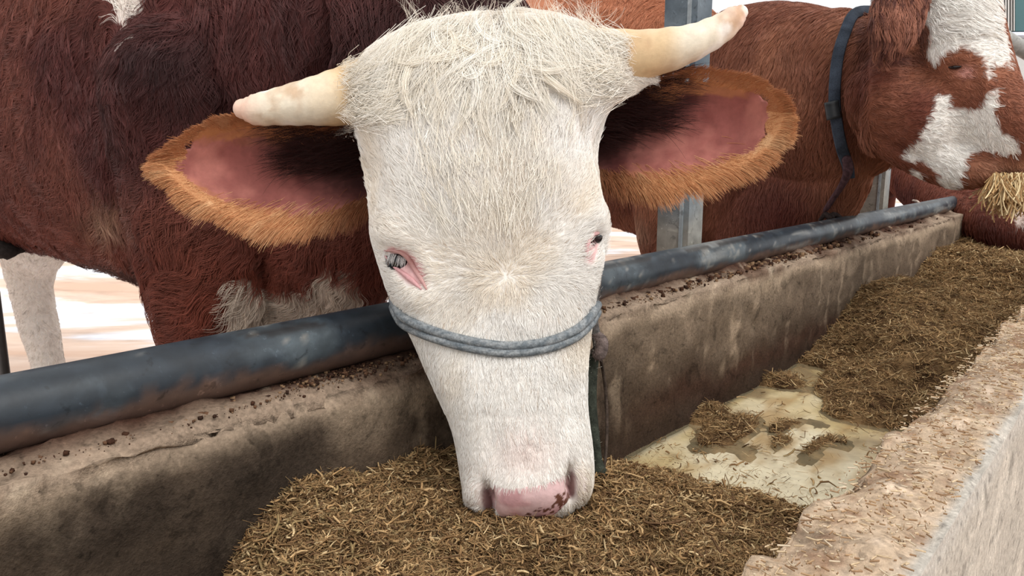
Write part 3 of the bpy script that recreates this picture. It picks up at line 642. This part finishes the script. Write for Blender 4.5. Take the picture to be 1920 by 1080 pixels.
locks('horn_base_hair', 170, reg_hb, 9, nper=40, steps=8, ds=(5, 8), curv=.06, ang=lambda x, y, r: (math.pi - .15 if x < 900 else -.12) + r.normal(0, .25), spread=.008, rise=.002, rad=.00024)
roots = []; dirs = []; LL = []
for _ in range(46):
    x = r.uniform(770, 1120); q, nn = hit(x, r.uniform(40, 70)); roots.append((q, nn)); dirs.append(CU * 1.0 + CR * r.normal(0, .8)); LL.append(r.uniform(.018, .045))
tufts('crest_hair', roots, dirs, LL, 7, 6, lin(244, 232, 216), cowA, .5, .00016, .006, .6)

mb = MB(); mb.loft(tube_rings([P(-25, 462, 1.72), P(5, 468, 1.72), P(34, 466, 1.74)], [.018, .022, .010], 14, (0, 0, 1))); v = np.array(mb.v); v = v + nrm(v - v.mean(0)) * (.007 * fbm(v * 60, 2))[:, None]
mb.v = v; mb.build('dung_clot', M_feed, cowA, col=lin(52, 46, 44)[None] * np.ones((len(v), 1)))
# horns
def horn(pts, rads, label):
    rg = tube_rings([P(*q) for q in pts], [a * q[2] / F0 for a, q in zip(rads, pts)], 28, (0, 1, 0), 8); mb = MB(); mb.loft(rg); v = np.array(mb.v)
    s = np.linspace(0, 1, len(rg)); s = np.append(np.repeat(s, 28), [0, 1]); n1 = fbm(v * 40, 3); n2 = fbm(v * 18 + 8, 3)
    c = mixc(lin(214, 186, 146)[None], lin(226, 216, 196)[None], sm(.25, .5, s + .12 * n2)); c = mixc(c, lin(226, 192, 172)[None], sm(.62, .85, s + .1 * n2)); c = mixc(c, lin(184, 146, 110)[None], .7 * sm(.2, .9, n1)); c = mixc(c, lin(244, 240, 232)[None], .8 * sm(.35, .6, n2))
    o = mb.build('horn', M_horn, cowA, col=c)
    nr_ = np.zeros(len(v) * 3, np.float32); o.data.vertices.foreach_get('normal', nr_); setv(o.data, v + nr_.reshape(-1, 3) * (.0007 * n1 + .0009 * n2 + .0004 * np.sin(s * 70))[:, None])
    return o
horn([(700, 168, .90), (650, 180, .89), (590, 190, .875), (530, 199, .865), (480, 206, .86), (458, 205, .86)], [60, 54, 45, 37, 29, 20], '')
horn([(1110, 112, .90), (1160, 108, .89), (1230, 98, .875), (1295, 82, .865), (1345, 58, .86), (1378, 32, .855), (1388, 24, .855)], [58, 50, 42, 35, 29, 22, 15], '')

# ears: fringe and inner hair
def ear_fringe(name, inner, seed, sgn):
    m, n = inner.shape[:2]; r = np.random.default_rng(seed); P_ = []; k = 7; s = np.linspace(0, 1, k)
    cnt = 20000; u = r.random(cnt) ** .9; low = r.random(cnt) < .68; v = np.where(low, 1 - np.abs(r.normal(0, .085, cnt)), np.abs(r.normal(0, .05, cnt)))
    tip = r.random(cnt) < .3; u = np.where(tip, r.uniform(.78, 1, cnt), u); v = np.where(tip, r.random(cnt), v); v = np.clip(v, 0, 1)
    ui = u * (m - 1); vi = v * (n - 1); i0 = np.clip(ui.astype(int), 0, m - 2); j0 = np.clip(vi.astype(int), 0, n - 2); fu = (ui - i0)[:, None]; fv = (vi - j0)[:, None]
    q = (inner[i0, j0] * (1 - fu) + inner[i0 + 1, j0] * fu) * (1 - fv) + (inner[i0, j0 + 1] * (1 - fu) + inner[i0 + 1, j0 + 1] * fu) * fv
    cen = inner[:, n // 2][np.clip((u * .75 * (m - 1)).astype(int), 0, m - 1)]; out = nrm(q - cen); along = nrm(inner[-1, n // 2] - inner[0, n // 2])
    d = nrm(out + .45 * along[None] * np.clip(u, .1, 1)[:, None] - CF * (.15 + .35 * r.random((cnt, 1))) + r.normal(0, .2, (cnt, 3)))
    L = np.where(v > .5, .032, .013) * (1 - .15 * u) * r.uniform(.5, 1.15, cnt); L = np.where(tip, .020 * r.uniform(.25, 1.2, cnt), L) ; L *= 1 + .35 * vnoise(q * 70)
    pts = q[:, None] + d[:, None] * (L[:, None] * s)[..., None]; pts[..., 2] -= (L * .18)[:, None] * s ** 2
    key = np.floor(q / .006).astype(np.int64); kk = key[:, 0] * 73856093 ^ key[:, 1] * 19349663 ^ key[:, 2] * 83492791; _, inv = np.unique(kk, return_inverse=True); inv = inv.ravel(); g_ = inv.max() + 1
    ce = np.stack([np.bincount(inv, pts[:, i, x], g_) for i in range(k) for x in range(3)], 1) / np.bincount(inv, minlength=g_)[:, None]; ce = ce.reshape(g_, k, 3)[inv]
    cw = (.5 * s)[None, :, None] * r.uniform(.2, 1, (cnt, 1, 1)); pts = pts * (1 - cw) + ce * cw
    c = mixc(lin(178, 116, 76)[None], lin(214, 164, 118)[None], r.random(cnt)); c = mixc(c, lin(232, 196, 152)[None], .5 * sm(.2, .8, vnoise(q * 90))); c = mixc(c, lin(112, 62, 40)[None], .8 * sm(.32, .08, u)); c = mixc(c, lin(150, 84, 50)[None], .6 * (v < .3))
    curves_obj(name, pts, .0003 * (1 - .7 * s[None] ** 1.5) * np.ones((cnt, 1)), c, cowA)
    # dark wisps across the inner ear
    cnt = 900; u = r.uniform(.0, .38, cnt); v = r.uniform(.02, .5, cnt); i0 = (u * (m - 1)).astype(int); j0 = (v * (n - 1)).astype(int); q = inner[i0, j0] + r.normal(0, .003, (cnt, 3)) - CF * .002
    d = nrm(along[None] + CU * .0 - CF * .10 + r.normal(0, .22, (cnt, 3)) - CU * .25 * sgn); L = r.uniform(.02, .05, cnt)
    pts = q[:, None] + d[:, None] * (L[:, None] * s)[..., None]; pts -= CF * .006 * np.sin(s * 3.14)[None, :, None]
    curves_obj('inner_ear_hair', pts, .00025 * (1 - .7 * s[None]) * np.ones((cnt, 1)), np.tile(lin(46, 22, 20), (cnt, 1)) * r.uniform(.6, 1.5, (cnt, 1)), cowA)
ear_fringe('ear_fringe', eLi, 31, 1); ear_fringe('ear_fringe', eRi, 32, 1)

# fur: body, neck, legs, outer ears
wb = ((~isH) & (fc > -.3) & (px > -250) & (py > -220) & (py < 900)) * (1 - np.clip(bare, 0, 1)) / np.maximum(dd, .7) ** 1.0
p, n, I, bc, r = sample(V, Nn, tri, 120000, wb.astype(float), 12); x, y, d_ = proj(p); cc = (coat[I] * bc[..., None]).sum(1); pc = piece[I[:, 0]]
fl = np.where((pc == 3)[:, None], np.array([-.1, -.2, -1.0]), -FW * .75 + np.array([0, 0, -.8])); fl = fl + .9 * np.stack([vnoise(p * 6), vnoise(p * 6 + 5), vnoise(p * 6 + 11)], 1) + .5 * np.stack([vnoise(p * 20), vnoise(p * 20 + 5), vnoise(p * 20 + 11)], 1)
L = .028 + .010 * vnoise(p * 8) + .01 * (y > 380); L = np.where((pc == 1) | (pc == 2), .008, L); L = np.where((pc >= 7) & (pc <= 8), .012, L)
pts, R = strands(p, n, fl, L, r, 7, .30, .12, .22 * np.ones(len(p)), 22, .8, .014, .15, .0005)
cc = cc * r.uniform(.75, 1.35, (len(p), 1)) * (1 + .3 * vnoise(p * 60)[:, None])
curves_obj('body_fur', pts, R, cc, cowA)

# eyes
def eye(x, y, d, R, nm='eye'):
    c = P(x, y, d); th = np.linspace(0, np.pi, 17)[1:-1]; ax = -CF; a = CR; b = CU; mb = MB(); ph = np.linspace(0, 2 * np.pi, 24, endpoint=False)
    mb.loft([[c + R * (math.cos(t_) * ax + math.sin(t_) * (math.cos(q) * a + math.sin(q) * b)) for q in ph] for t_ in th])
    m, t, b_ = mat('eyeball', .08, .6); b_.inputs['Base Color'].default_value = C4(lin(18, 20, 26)); return mb.build(nm, m, cowA)
q, nn = hit(748, 487); eye(748, 487, (q - CAM) @ CF + .011, .0155)
q, nn = hit(1113, 446); eye(1116, 444, (q - CAM) @ CF + .0095, .0085)
def skin_tube(name, pl, rr, c, off=.001, parent=None, m=M_wet):
    pts = [hit(a, b, off)[0] for a, b in pl]; mb = MB(); mb.loft(tube_rings(pts, rr, 10, (0, 1, .01), 5)); return mb.build(name, m, parent, col=c[None] * np.ones((len(mb.v), 1)))
skin_tube('eyelid', [(722, 470), (740, 468), (762, 478), (776, 500), (790, 522), (800, 542)], [.001, .0022, .0030, .0032, .0028, .001], lin(196, 150, 146), .001, cowA)
skin_tube('eyelid', [(724, 480), (740, 500), (758, 514), (775, 528), (790, 542)], [.001, .0018, .0026, .0030, .001], lin(206, 156, 158), .001, cowA)
skin_tube('eyelid', [(1120, 436), (1108, 440), (1101, 455), (1098, 480)], [.002, .003, .003, .002], lin(214, 168, 168), .001, cowA)
pts = []; r = np.random.default_rng(5); s = np.linspace(0, 1, 6)
for _ in range(60):
    k = r.random(); a = np.array([722 + 44 * k, 468 + 14 * k]); q, nn = hit(a[0], a[1], .002); dr = nrm(-CU * .9 - CR * (.15 + .2 * r.random()) - CF * .55 + r.normal(0, .1, 3)); l = r.uniform(.007, .012)
    pts.append(q + np.outer(s * l, dr) - np.outer(s ** 2 * l * .3, CU))
for _ in range(70):
    k = r.random(); q, nn = hit(1104 + 14 * k, 452 - 14 * k, .001); dr = nrm(-CU * .8 + CR * .6 - CF * .4 + r.normal(0, .15, 3)); pts.append(q + np.outer(s * .008, dr))
cL = np.tile(lin(226, 222, 220), (len(pts), 1)); cL[60:] = lin(60, 44, 44); curves_obj('eyelashes', np.array(pts), .00014 * (1 - .6 * s[None]) * np.ones((len(pts), 1)), cL, cowA)

# halter
def ribbon_path(pl, off):
    return [hit(a, b, off)[0] for a, b in pl]
nose = [(742, 582), (762, 600), (800, 620), (850, 638), (900, 650), (950, 656), (1000, 652), (1045, 640), (1080, 622), (1102, 600), (1109, 588)]
mb = MB()
for dy, rr in ((-7, .0052), (7, .0048)):
    pts = [hit(a, b + dy, .0036)[0] for a, b in nose]; pts = [P(762, 565 + dy, .97), P(738, 566 + dy, .90)] + pts + [P(1120, 578 + dy, .90), P(1100, 590 + dy, .97)]
    mb.loft(tube_rings(pts, [rr] * len(pts), 10, (0, .3, 1), 6))
v = np.array(mb.v); n1 = fbm(v * 300, 2); mb.build('noseband', M_cloth, cowA, col=mixc(lin(112, 120, 126)[None], lin(158, 162, 164)[None], sm(-.6, .6, n1)))
def rope(name, pl, rad, c, parent, hair=0, k=6, hc=None):
    pts = [P(*q) for q in pl]; mb = MB(); mb.loft(tube_rings(pts, rad, 10, (0, 1, 0), k)); v = np.array(mb.v); o = mb.build(name, M_cloth, parent, col=mixc(c[None] * .6, c[None] * 1.3, sm(-.6, .6, fbm(v * 250, 2))))
    if hair:
        r = np.random.default_rng(len(pl) + hair); L_ = catmull(pts, 10); q = L_[r.integers(0, len(L_), hair)] + r.normal(0, .002, (hair, 3)); d = nrm(r.normal(0, 1, (hair, 3))); s = np.linspace(0, 1, 5)
        curves_obj(name + '_fuzz', q[:, None] + d[:, None] * (r.uniform(.003, .008, (hair, 1)) * s)[..., None], .0002 * np.ones((hair, 5)), np.tile(hc if hc is not None else c, (hair, 1)), o)
    return o
rope('cheek_strap', [(1128, 425, .90), (1126, 470, .90), (1120, 520, .895), (1117, 560, .89), (1113, 600, .885), (1118, 630, .885), (1122, 652, .885)], [.003, .004, .0055, .005, .0055, .0055, .006], lin(96, 92, 90), cowA, 500, hc=lin(150, 140, 134))
rope('strap_knot', [(1118, 628, .885), (1128, 642, .883), (1124, 664, .885), (1114, 660, .89)], [.006, .008, .008, .005], lin(120, 106, 102), cowA, 500)
rope('chin_strap', [(1116, 660, .89), (1108, 700, .90), (1106, 760, .90), (1113, 820, .895), (1120, 862, .89), (1124, 885, .888)], [.006, .008, .0085, .0075, .006, .009], lin(62, 66, 58), cowA, 300, hc=lin(180, 176, 164))
rope('lead_strap', [(1124, 660, .892), (1134, 720, .93), (1138, 790, .93), (1136, 850, .91), (1130, 890, .89)], [.002] * 5, lin(84, 72, 64), cowA)

# ------------------------------------------------------------------ the brown cow further right
cowB = empty('cow', (.75, 2.95, 0)); tag(cowB, 'red-brown cow with a dark neck collar and brown patch round its eye, chewing silage', 'cow')
OB = np.array([.72, 3.02, 0.]); FB = nrm(np.array([.55, -.83, 0.])); SB = np.cross(ZD, FB) * -1
def el(x, y, d, a, b, c, n=20, tilt=0):
    o = P(x, y, d); rings = []; ct, st = math.cos(tilt), math.sin(tilt); A_ = CR * ct + CU * st; B_ = -CR * st + CU * ct
    for t_ in np.linspace(0, np.pi, 16)[1:-1]:
        ph = np.linspace(0, 2 * np.pi, n, endpoint=False); rings.append(o + math.cos(t_) * A_ * a + np.outer(np.cos(ph), B_) * b * math.sin(t_) + np.outer(np.sin(ph), CF) * c * math.sin(t_))
    return rings
piecesB = [
    ('skull', tube_rings([P(1765, -20, 2.06), P(1776, 50, 2.03), P(1797, 130, 1.99), P(1836, 200, 1.94), P(1885, 255, 1.89), P(1935, 285, 1.86)], [(.10, .085), (.14, .115), (.14, .115), (.12, .095), (.10, .066), (.09, .055)], 32, CR)),
    ('cheek', el(1672, 190, 2.04, .115, .135, .09, tilt=.3)), ('cheek', el(1740, 225, 1.99, .10, .12, .09)), ('brow', el(1800, 125, 1.93, .05, .05, .05)),
    ('jaw', tube_rings([P(1665, 235, 2.05), P(1730, 288, 2.0), P(1790, 315, 1.95), P(1850, 318, 1.9)], [(.07, .085), (.06, .06), (.055, .042), (.045, .03)], 24, CR)),
    ('neck', tube_rings([P(1690, 120, 2.10), P(1620, 165, 2.22), P(1530, 190, 2.42), P(1440, 190, 2.72), P(1380, 200, 3.0)], [(.13, .16), (.16, .24), (.18, .29), (.22, .34), (.24, .38)], 36)),
    ('ear', tube_rings([P(1712, -50, 1.97), P(1692, 0, 1.92), P(1674, 50, 1.89), P(1664, 88, 1.89), P(1662, 105, 1.90)], [(.04, .03), (.062, .028), (.058, .024), (.035, .02), (.012, .01)], 20, CF)),
    ('torso', torso([(-.26, 1.16, .74, .08), (-.12, 1.34, .58, .20), (0.1, 1.49, .54, .28), (.4, 1.56, .56, .33), (.8, 1.62, .58, .37), (1.2, 1.62, .62, .36), (1.5, 1.55, .7, .3), (1.7, 1.4, .85, .2), (1.82, 1.3, .95, .08)], OB, FB, SB)),
    ('leg', leg(OB + SB * .17 + FB * .05, 0, FB, (.15, .11, .065, .045, .06))), ('leg', leg(OB - SB * .17 + FB * .05, 0, FB, (.15, .11, .065, .045, .06))),
    ('leg', leg(OB - FB * 1.5 + SB * .18, 0, FB, (.17, .11, .065, .045, .06), True)), ('leg', leg(OB - FB * 1.5 - SB * .18, 0, FB, (.17, .11, .065, .045, .06), True)),
    ('dewlap', tube_rings([P(1610, 235, 2.24), P(1565, 320, 2.38), P(1480, 400, 2.55), P(1420, 440, 2.75)], [(.08, .12), (.09, .13), (.13, .18), (.15, .2)], 24)),
    ('brisket', tube_rings([OB + FB * .2 + ZD * 1.1, OB + FB * .33 + ZD * .85, OB + FB * .22 + ZD * .62], [.14, .16, .12], 24, (1, 0, 0)))]
meB, kdB, idsB = remesh(piecesB, .011, 'body'); VB, NB, triB = mesh_arrays(meB); px, py, dd = proj(VB); pcB = np.array([idsB[kdB.find(q)[1]] for q in VB]); fc = (NB * tocam(VB)).sum(1)
Dp = -.012 * gp(px, py, 1792, 125, 16, 9) - .012 * gp(px, py, 1745, 150, 40, 30) + .012 * gp(px, py, 1660, 190, 55, 90) - .022 * gp(px, py, 1608, 190, 14, 120, .1) - .012 * gp(px, py, 1700, 285, 60, 10, .5) + .010 * gp(px, py, 1850, 150, 14, 60, -.2)
VB = VB + NB * (Dp * (fc > 0) + .006 * fbm(VB * 7, 2) * (pcB >= 5))[:, None]; setv(meB, VB); VB, NB, triB = mesh_arrays(meB); px, py, dd = proj(VB); fc = (NB * tocam(VB)).sum(1)
n1 = fbm(VB * 4 + 1, 3); wob = 7 * fbm(VB * 18, 3); BR = lin(130, 80, 60); BRL = lin(170, 114, 86)
cb = mixc(BR[None], BRL[None], sm(-.2, .8, n1) * .7); cb = mixc(cb, lin(104, 54, 42)[None], sm(.1, .9, -n1))
cb = mixc(cb, lin(92, 44, 36)[None], .7 * gp(px, py, 1400, 380, 110, 130) + .6 * gp(px, py, 1500, 400, 80, 90))
cb = mixc(cb, lin(190, 122, 88)[None], .7 * sm(1370, 1290, px) * sm(120, 50, py)); hd = (dd < 2.2) & (px > 1630)
x_, y_ = px + wob, py + wob
wp = [[(1728, -90), (1860, -90), (1872, 20), (1886, 80), (1892, 140), (1884, 112), (1872, 128), (1862, 118), (1852, 150), (1846, 118), (1826, 95), (1800, 86), (1782, 92), (1768, 104), (1746, 120), (1738, 108), (1744, 62), (1738, 30)],
      [(1747, 175), (1775, 180), (1778, 203), (1828, 205), (1850, 165), (1867, 165), (1862, 215), (1880, 250), (1908, 262), (1912, 285), (1858, 282), (1840, 275), (1815, 290), (1806, 330), (1800, 348), (1775, 356), (1762, 345), (1752, 320), (1732, 302), (1700, 302), (1688, 298), (1722, 258), (1746, 222)]]
wm = np.zeros(len(VB), bool)
for q in wp: wm |= inpoly(x_, y_, q) & hd
wm |= (np.hypot(px - 1713, py - 331) < 13) & hd
cb = mixc(cb, lin(70, 34, 30)[None], .85 * (pcB != 6) * (dd < 2.3) * np.clip(gp(px, py, 1680, 112, 50, 16) + gp(px, py, 1728, 60, 14, 55) + gp(px, py, 1622, 60, 14, 60), 0, 1)); cb = mixc(cb, lin(176, 112, 98)[None], .6 * (pcB == 6) * gp(px, py, 1672, 50, 16, 50)); cb[wm] = lin(236, 232, 226); cb = mixc(cb, lin(168, 108, 82)[None], .6 * hd * gp(px, py, 1795, 150, 50, 50) * (~wm)); cb = mixc(cb, lin(196, 146, 118)[None], hd * (~wm) * .9 * gp(px, py, 1900, 318, 60, 18))  # shaded gap round the ear is painted into the coat; then ear fold, white patches
cb = mixc(cb, lin(226, 170, 160)[None], hd * .7 * gp(px, py, 1808, 135, 14, 10))
lg = (pcB == 8) | (pcB == 9); cb = mixc(cb, lin(206, 176, 150)[None], lg * .6 * gp(px, py, 1170, 425, 40, 26))
setcol(meB, cb); meB.materials.append(M_skin); meB.polygons.foreach_set('use_smooth', [True] * len(meB.polygons)); link(bpy.data.objects.new('body', meB), cowB)
wb = ((fc > -.3) & (py > -200) & (px > 1050) & (py < 560)) / np.maximum(dd, 1) ** 1.5
p, n, I, bc, r = sample(VB, NB, triB, 85000, wb.astype(float), 13); cc = (cb[I] * bc[..., None]).sum(1); x, y, d_ = proj(p); hd_ = (d_ < 2.15) & (x > 1630)
pe0 = pcB[I[:, 0]]; cc = np.where((pe0 == 6)[:, None], mixc(lin(150, 98, 78)[None], lin(84, 46, 38)[None], sm(-.1, .5, vnoise(p * 55))), cc)
fl = np.where(hd_[:, None], CR * .8 - CU * .35, np.array([-.15, 0, -1.0])) + .5 * np.stack([vnoise(p * 6), vnoise(p * 6 + 5), vnoise(p * 6 + 11)], 1)
L = np.where(hd_, .014, .040 + .012 * vnoise(p * 6)); pe = pcB[I[:, 0]]; fl[pe == 6] = [-.1, -.1, -1]; L = np.where(pe == 6, .045, L); L = np.where((x > 1740) & (x < 1870) & (y < 70), .035, L)
pts, R = strands(p, n, fl, L, r, 6, .28, .12, .12 * np.ones(len(p)), 14, .75, .022, .14, .0008)
curves_obj('fur', pts, R, cc * r.uniform(.75, 1.3, (len(p), 1)), cowB)
bvhB = BVHTree.FromPolygons([tuple(q) for q in VB], [tuple(int(a) for a in q) for q in triB])
def hitB(x, y, off=0., dflt=2.2):
    h = bvhB.ray_cast(Vector(CAM), Vector(nrm(P(x, y, 1) - CAM)))
    return (np.array(h[0]) + np.array(h[1]) * off) if h[0] is not None else P(x, y, dflt)
q = hitB(1792, 125); m_ = (q - CAM) @ CF
mb = MB(); mb.loft(tube_rings([hitB(1780, 127, .003), hitB(1790, 125, .006), hitB(1803, 124, .003)], [.002, .0045, .002], 12, CU)); me_, t, b_ = mat('dark_eye', .15, .5); b_.inputs['Base Color'].default_value = C4(lin(28, 18, 18)); mb.build('eye', me_, cowB)
def strap(name, pts, wd, th_, m, parent, c):
    mb = MB(); A_ = catmull(pts, 6); t_ = nrm(np.gradient(A_, axis=0)); rings = []
    for q, tt in zip(A_, t_):
        nn = nrm(CAM - q); s_ = nrm(np.cross(tt, nn)); nn = np.cross(s_, tt); rings.append([q + s_ * wd * a + nn * th_ * b for a, b in ((-1, -.6), (-.8, 1), (.8, 1), (1, -.6), (.8, -1), (-.8, -1))])
    mb.loft(rings); v = np.array(mb.v); return mb.build(name, m, parent, col=mixc(c[None] * .7, c[None] * 1.3, sm(-.5, .5, fbm(v * 60, 3))))
strap('collar', [P(1640, 20, 2.4)] + [hitB(a, b, .022) for a, b in ((1604, 40), (1590, 75), (1580, 110), (1575, 150), (1573, 190), (1576, 230), (1582, 270), (1588, 300))] + [P(1592, 335, 2.2)], .016, .004, M_cloth, cowB, lin(64, 72, 84))
strap('buckle', [hitB(1570, 188, .03), hitB(1574, 218, .03)], .02, .006, M_metal, cowB, lin(40, 46, 50))
rope('collar_rope', [(1588, 300, 2.17), (1590, 320, 2.18), (1580, 345, 2.22), (1560, 375, 2.3), (1540, 405, 2.36)], [.014, .014, .010, .009, .008], lin(84, 62, 66), cowB)
# silage straw held in its mouth: stuff
r = np.random.default_rng(44); pts = []; s = np.linspace(0, 1, 6)
for _ in range(900):
    o = P(r.uniform(1862, 1955), r.uniform(322, 345), r.uniform(1.82, 1.95)); l = r.uniform(.03, .10); d = nrm(-CU + CR * r.normal(-.1, .45) - CF * r.normal(.1, .4)); pts.append(o + np.outer(s * l, d) + np.outer(np.sin(s * 3) * l * r.normal(0, .12), CR))
cS = np.array([lin(226, 204, 160), lin(190, 156, 108), lin(150, 116, 76)])[r.integers(0, 3, 900)]
tag(curves_obj('silage_wisp', np.array(pts), .0014 * np.ones((900, 6)), cS, None), 'pale straw hanging from the mouth of the collared brown cow', 'straw', kind='stuff')

# ------------------------------------------------------------------ third cow, neck lowered over the rail beyond
OC = P(1650, 260, 4.75); OC[2] = 0; FC_ = nrm(np.array([.75, -.66, 0.])); SC = -np.cross(ZD, FC_)
cowC = empty('cow', OC); tag(cowC, 'brown cow lowering its neck over the rail at the right edge of the photo', 'cow')
piecesC = [('neck', tube_rings([OC + FC_ * .1 + ZD * 1.0, P(1740, 345, 4.1), P(1790, 375, 3.7), P(1850, 410, 3.3), P(1920, 440, 3.05)], [(.2, .28), (.15, .16), (.13, .12), (.13, .115), (.12, .11)], 28)),
    ('head', tube_rings([P(1920, 440, 3.05), P(1960, 450, 2.95), P(2010, 470, 2.85), P(2060, 500, 2.75)], [(.12, .11), (.12, .10), (.09, .08), (.07, .06)], 24)),
    ('torso', torso([(-.22, 1.16, .76, .08), (-.1, 1.30, .6, .2), (.1, 1.38, .56, .27), (.5, 1.38, .58, .33), (1.0, 1.38, .6, .35), (1.4, 1.38, .72, .28), (1.65, 1.3, .9, .12)], OC, FC_, SC)),
    ('leg', leg(OC + SC * .16, 0, FC_)), ('leg', leg(OC - SC * .16, 0, FC_)), ('leg', leg(OC - FC_ * 1.4 + SC * .16, 0, FC_, hind=True)), ('leg', leg(OC - FC_ * 1.4 - SC * .16, 0, FC_, hind=True))]
meC, kdC, idsC = remesh(piecesC, .02, 'body'); VC, NC, triC = mesh_arrays(meC); px, py, dd = proj(VC); n1 = fbm(VC * 6, 3)
cc_ = mixc(lin(120, 66, 50)[None], lin(92, 46, 38)[None], sm(-.4, .6, n1)); cc_[(np.hypot((px - 1912) / 14, (py - 402) / 22) < 1)] = lin(224, 206, 196)
setcol(meC, cc_); meC.materials.append(M_skin); meC.polygons.foreach_set('use_smooth', [True] * len(meC.polygons)); link(bpy.data.objects.new('body', meC), cowC)
fc = (NC * tocam(VC)).sum(1); wb = ((fc > -.2) & (px > 1650) & (dd < 4.4)).astype(float)
p, n, I, bc, r = sample(VC, NC, triC, 14000, wb, 14); pts, R = strands(p, n, np.tile([.5, -.2, -.6], (len(p), 1)), .03 * np.ones(len(p)), r, 5, .3, .1, .1 * np.ones(len(p)), 14, .7, .03, .15, .0011)
curves_obj('fur', pts, R, (cc_[I] * bc[..., None]).sum(1) * r.uniform(.75, 1.3, (len(p), 1)), cowC)

# ------------------------------------------------------------------ small things on the rail
o = rope('twine_knot', [(1538, 412, 2.30), (1548, 402, 2.30), (1556, 408, 2.29), (1564, 402, 2.30), (1576, 412, 2.31), (1560, 418, 2.3), (1545, 416, 2.3)], [.006, .008, .010, .008, .009, .008, .005], lin(54, 44, 42), None)
tag(o, 'dark twine knotted round the pipe below the collared cow', 'twine')
o = rope('string', [(1712, 376, 2.98), (1720, 378, 2.97), (1727, 386, 2.97), (1731, 396, 2.98)], [.004, .005, .005, .004], lin(206, 190, 178), None); tag(o, 'pale string looped over the far stretch of the pipe', 'string')

# ------------------------------------------------------------------ buildings and pens beyond
def slab(mb, x0, x1, y0, y1, d, th_=.1):
    a, b, c, e = P(x0, y1, d), P(x1, y1, d), P(x1, y0, d), P(x0, y0, d); k = CF * th_; mb.add([a, b, c, e, a + k, b + k, c + k, e + k], [(0, 1, 2, 3), (5, 4, 7, 6), (0, 4, 5, 1), (3, 2, 6, 7), (0, 3, 7, 4), (1, 5, 6, 2)])
D0 = 9.0; shed = empty('shed', P(1900, 200, D0) * np.array([1, 1, 0])); tag(shed, 'white ribbed shed wall with a teal door seen past the brown cow', 'shed')
mS, t, b = mat('white_ribbed_sheet', .6, .3); b.inputs['Base Color'].default_value = C4(lin(206, 204, 200))
mb = MB(); xs = np.arange(1835, 1904, 1.0); a0 = [P(x, -40, D0 - .06 * (math.sin(x * 1.25) > 0)) for x in xs]; a1 = [P(x, 58, D0 - .06 * (math.sin(x * 1.25) > 0)) for x in xs]
n = len(xs); mb.add(a0 + a1 + [q + CF * .15 for q in a0] + [q + CF * .15 for q in a1], [(i, n + i, n + i + 1, i + 1) for i in range(n - 1)] + [(2 * n + i, 2 * n + i + 1, 3 * n + i + 1, 3 * n + i) for i in range(n - 1)])
mb.build('wall_sheet', mS, shed, False)
mb = MB(); slab(mb, 1904, 2010, -40, 58, D0 - .02, .08); mb.build('door_panel', simple_mat('teal_panel', [(0, lin(58, 92, 96)), (1, lin(78, 112, 116))], 2, .6), shed, False)
mb = MB(); slab(mb, 1700, 2100, 60, 66, D0 - .05, .1); mb.build('sill', simple_mat('sill_white', [(0, lin(206, 214, 228)), (1, lin(226, 230, 240))], 2, .6), shed, False)
mb = MB(); slab(mb, 1700, 2100, 66, 286, D0 + .05, .1); mb.build('lower_wall', simple_mat('pale_blockwork', [(0.3, lin(170, 170, 170)), (.7, lin(206, 204, 200))], 2, .8), shed, False)
mb = MB(); mb.loft(tube_rings([P(1800, 25, 3.4), P(1868, 62, 3.5), P(1930, 100, 3.6), P(2100, 205, 3.8)], [.036] * 4, 20, CU)); v = np.array(mb.v)
tag(mb.build('pen_rail', M_metal, None, col=lin(150, 150, 146)[None] * (1 + .15 * fbm(v * 9, 2)[:, None])), 'pale grey pipe slanting down behind the head of the brown cow', 'rail')
print('BUILT')
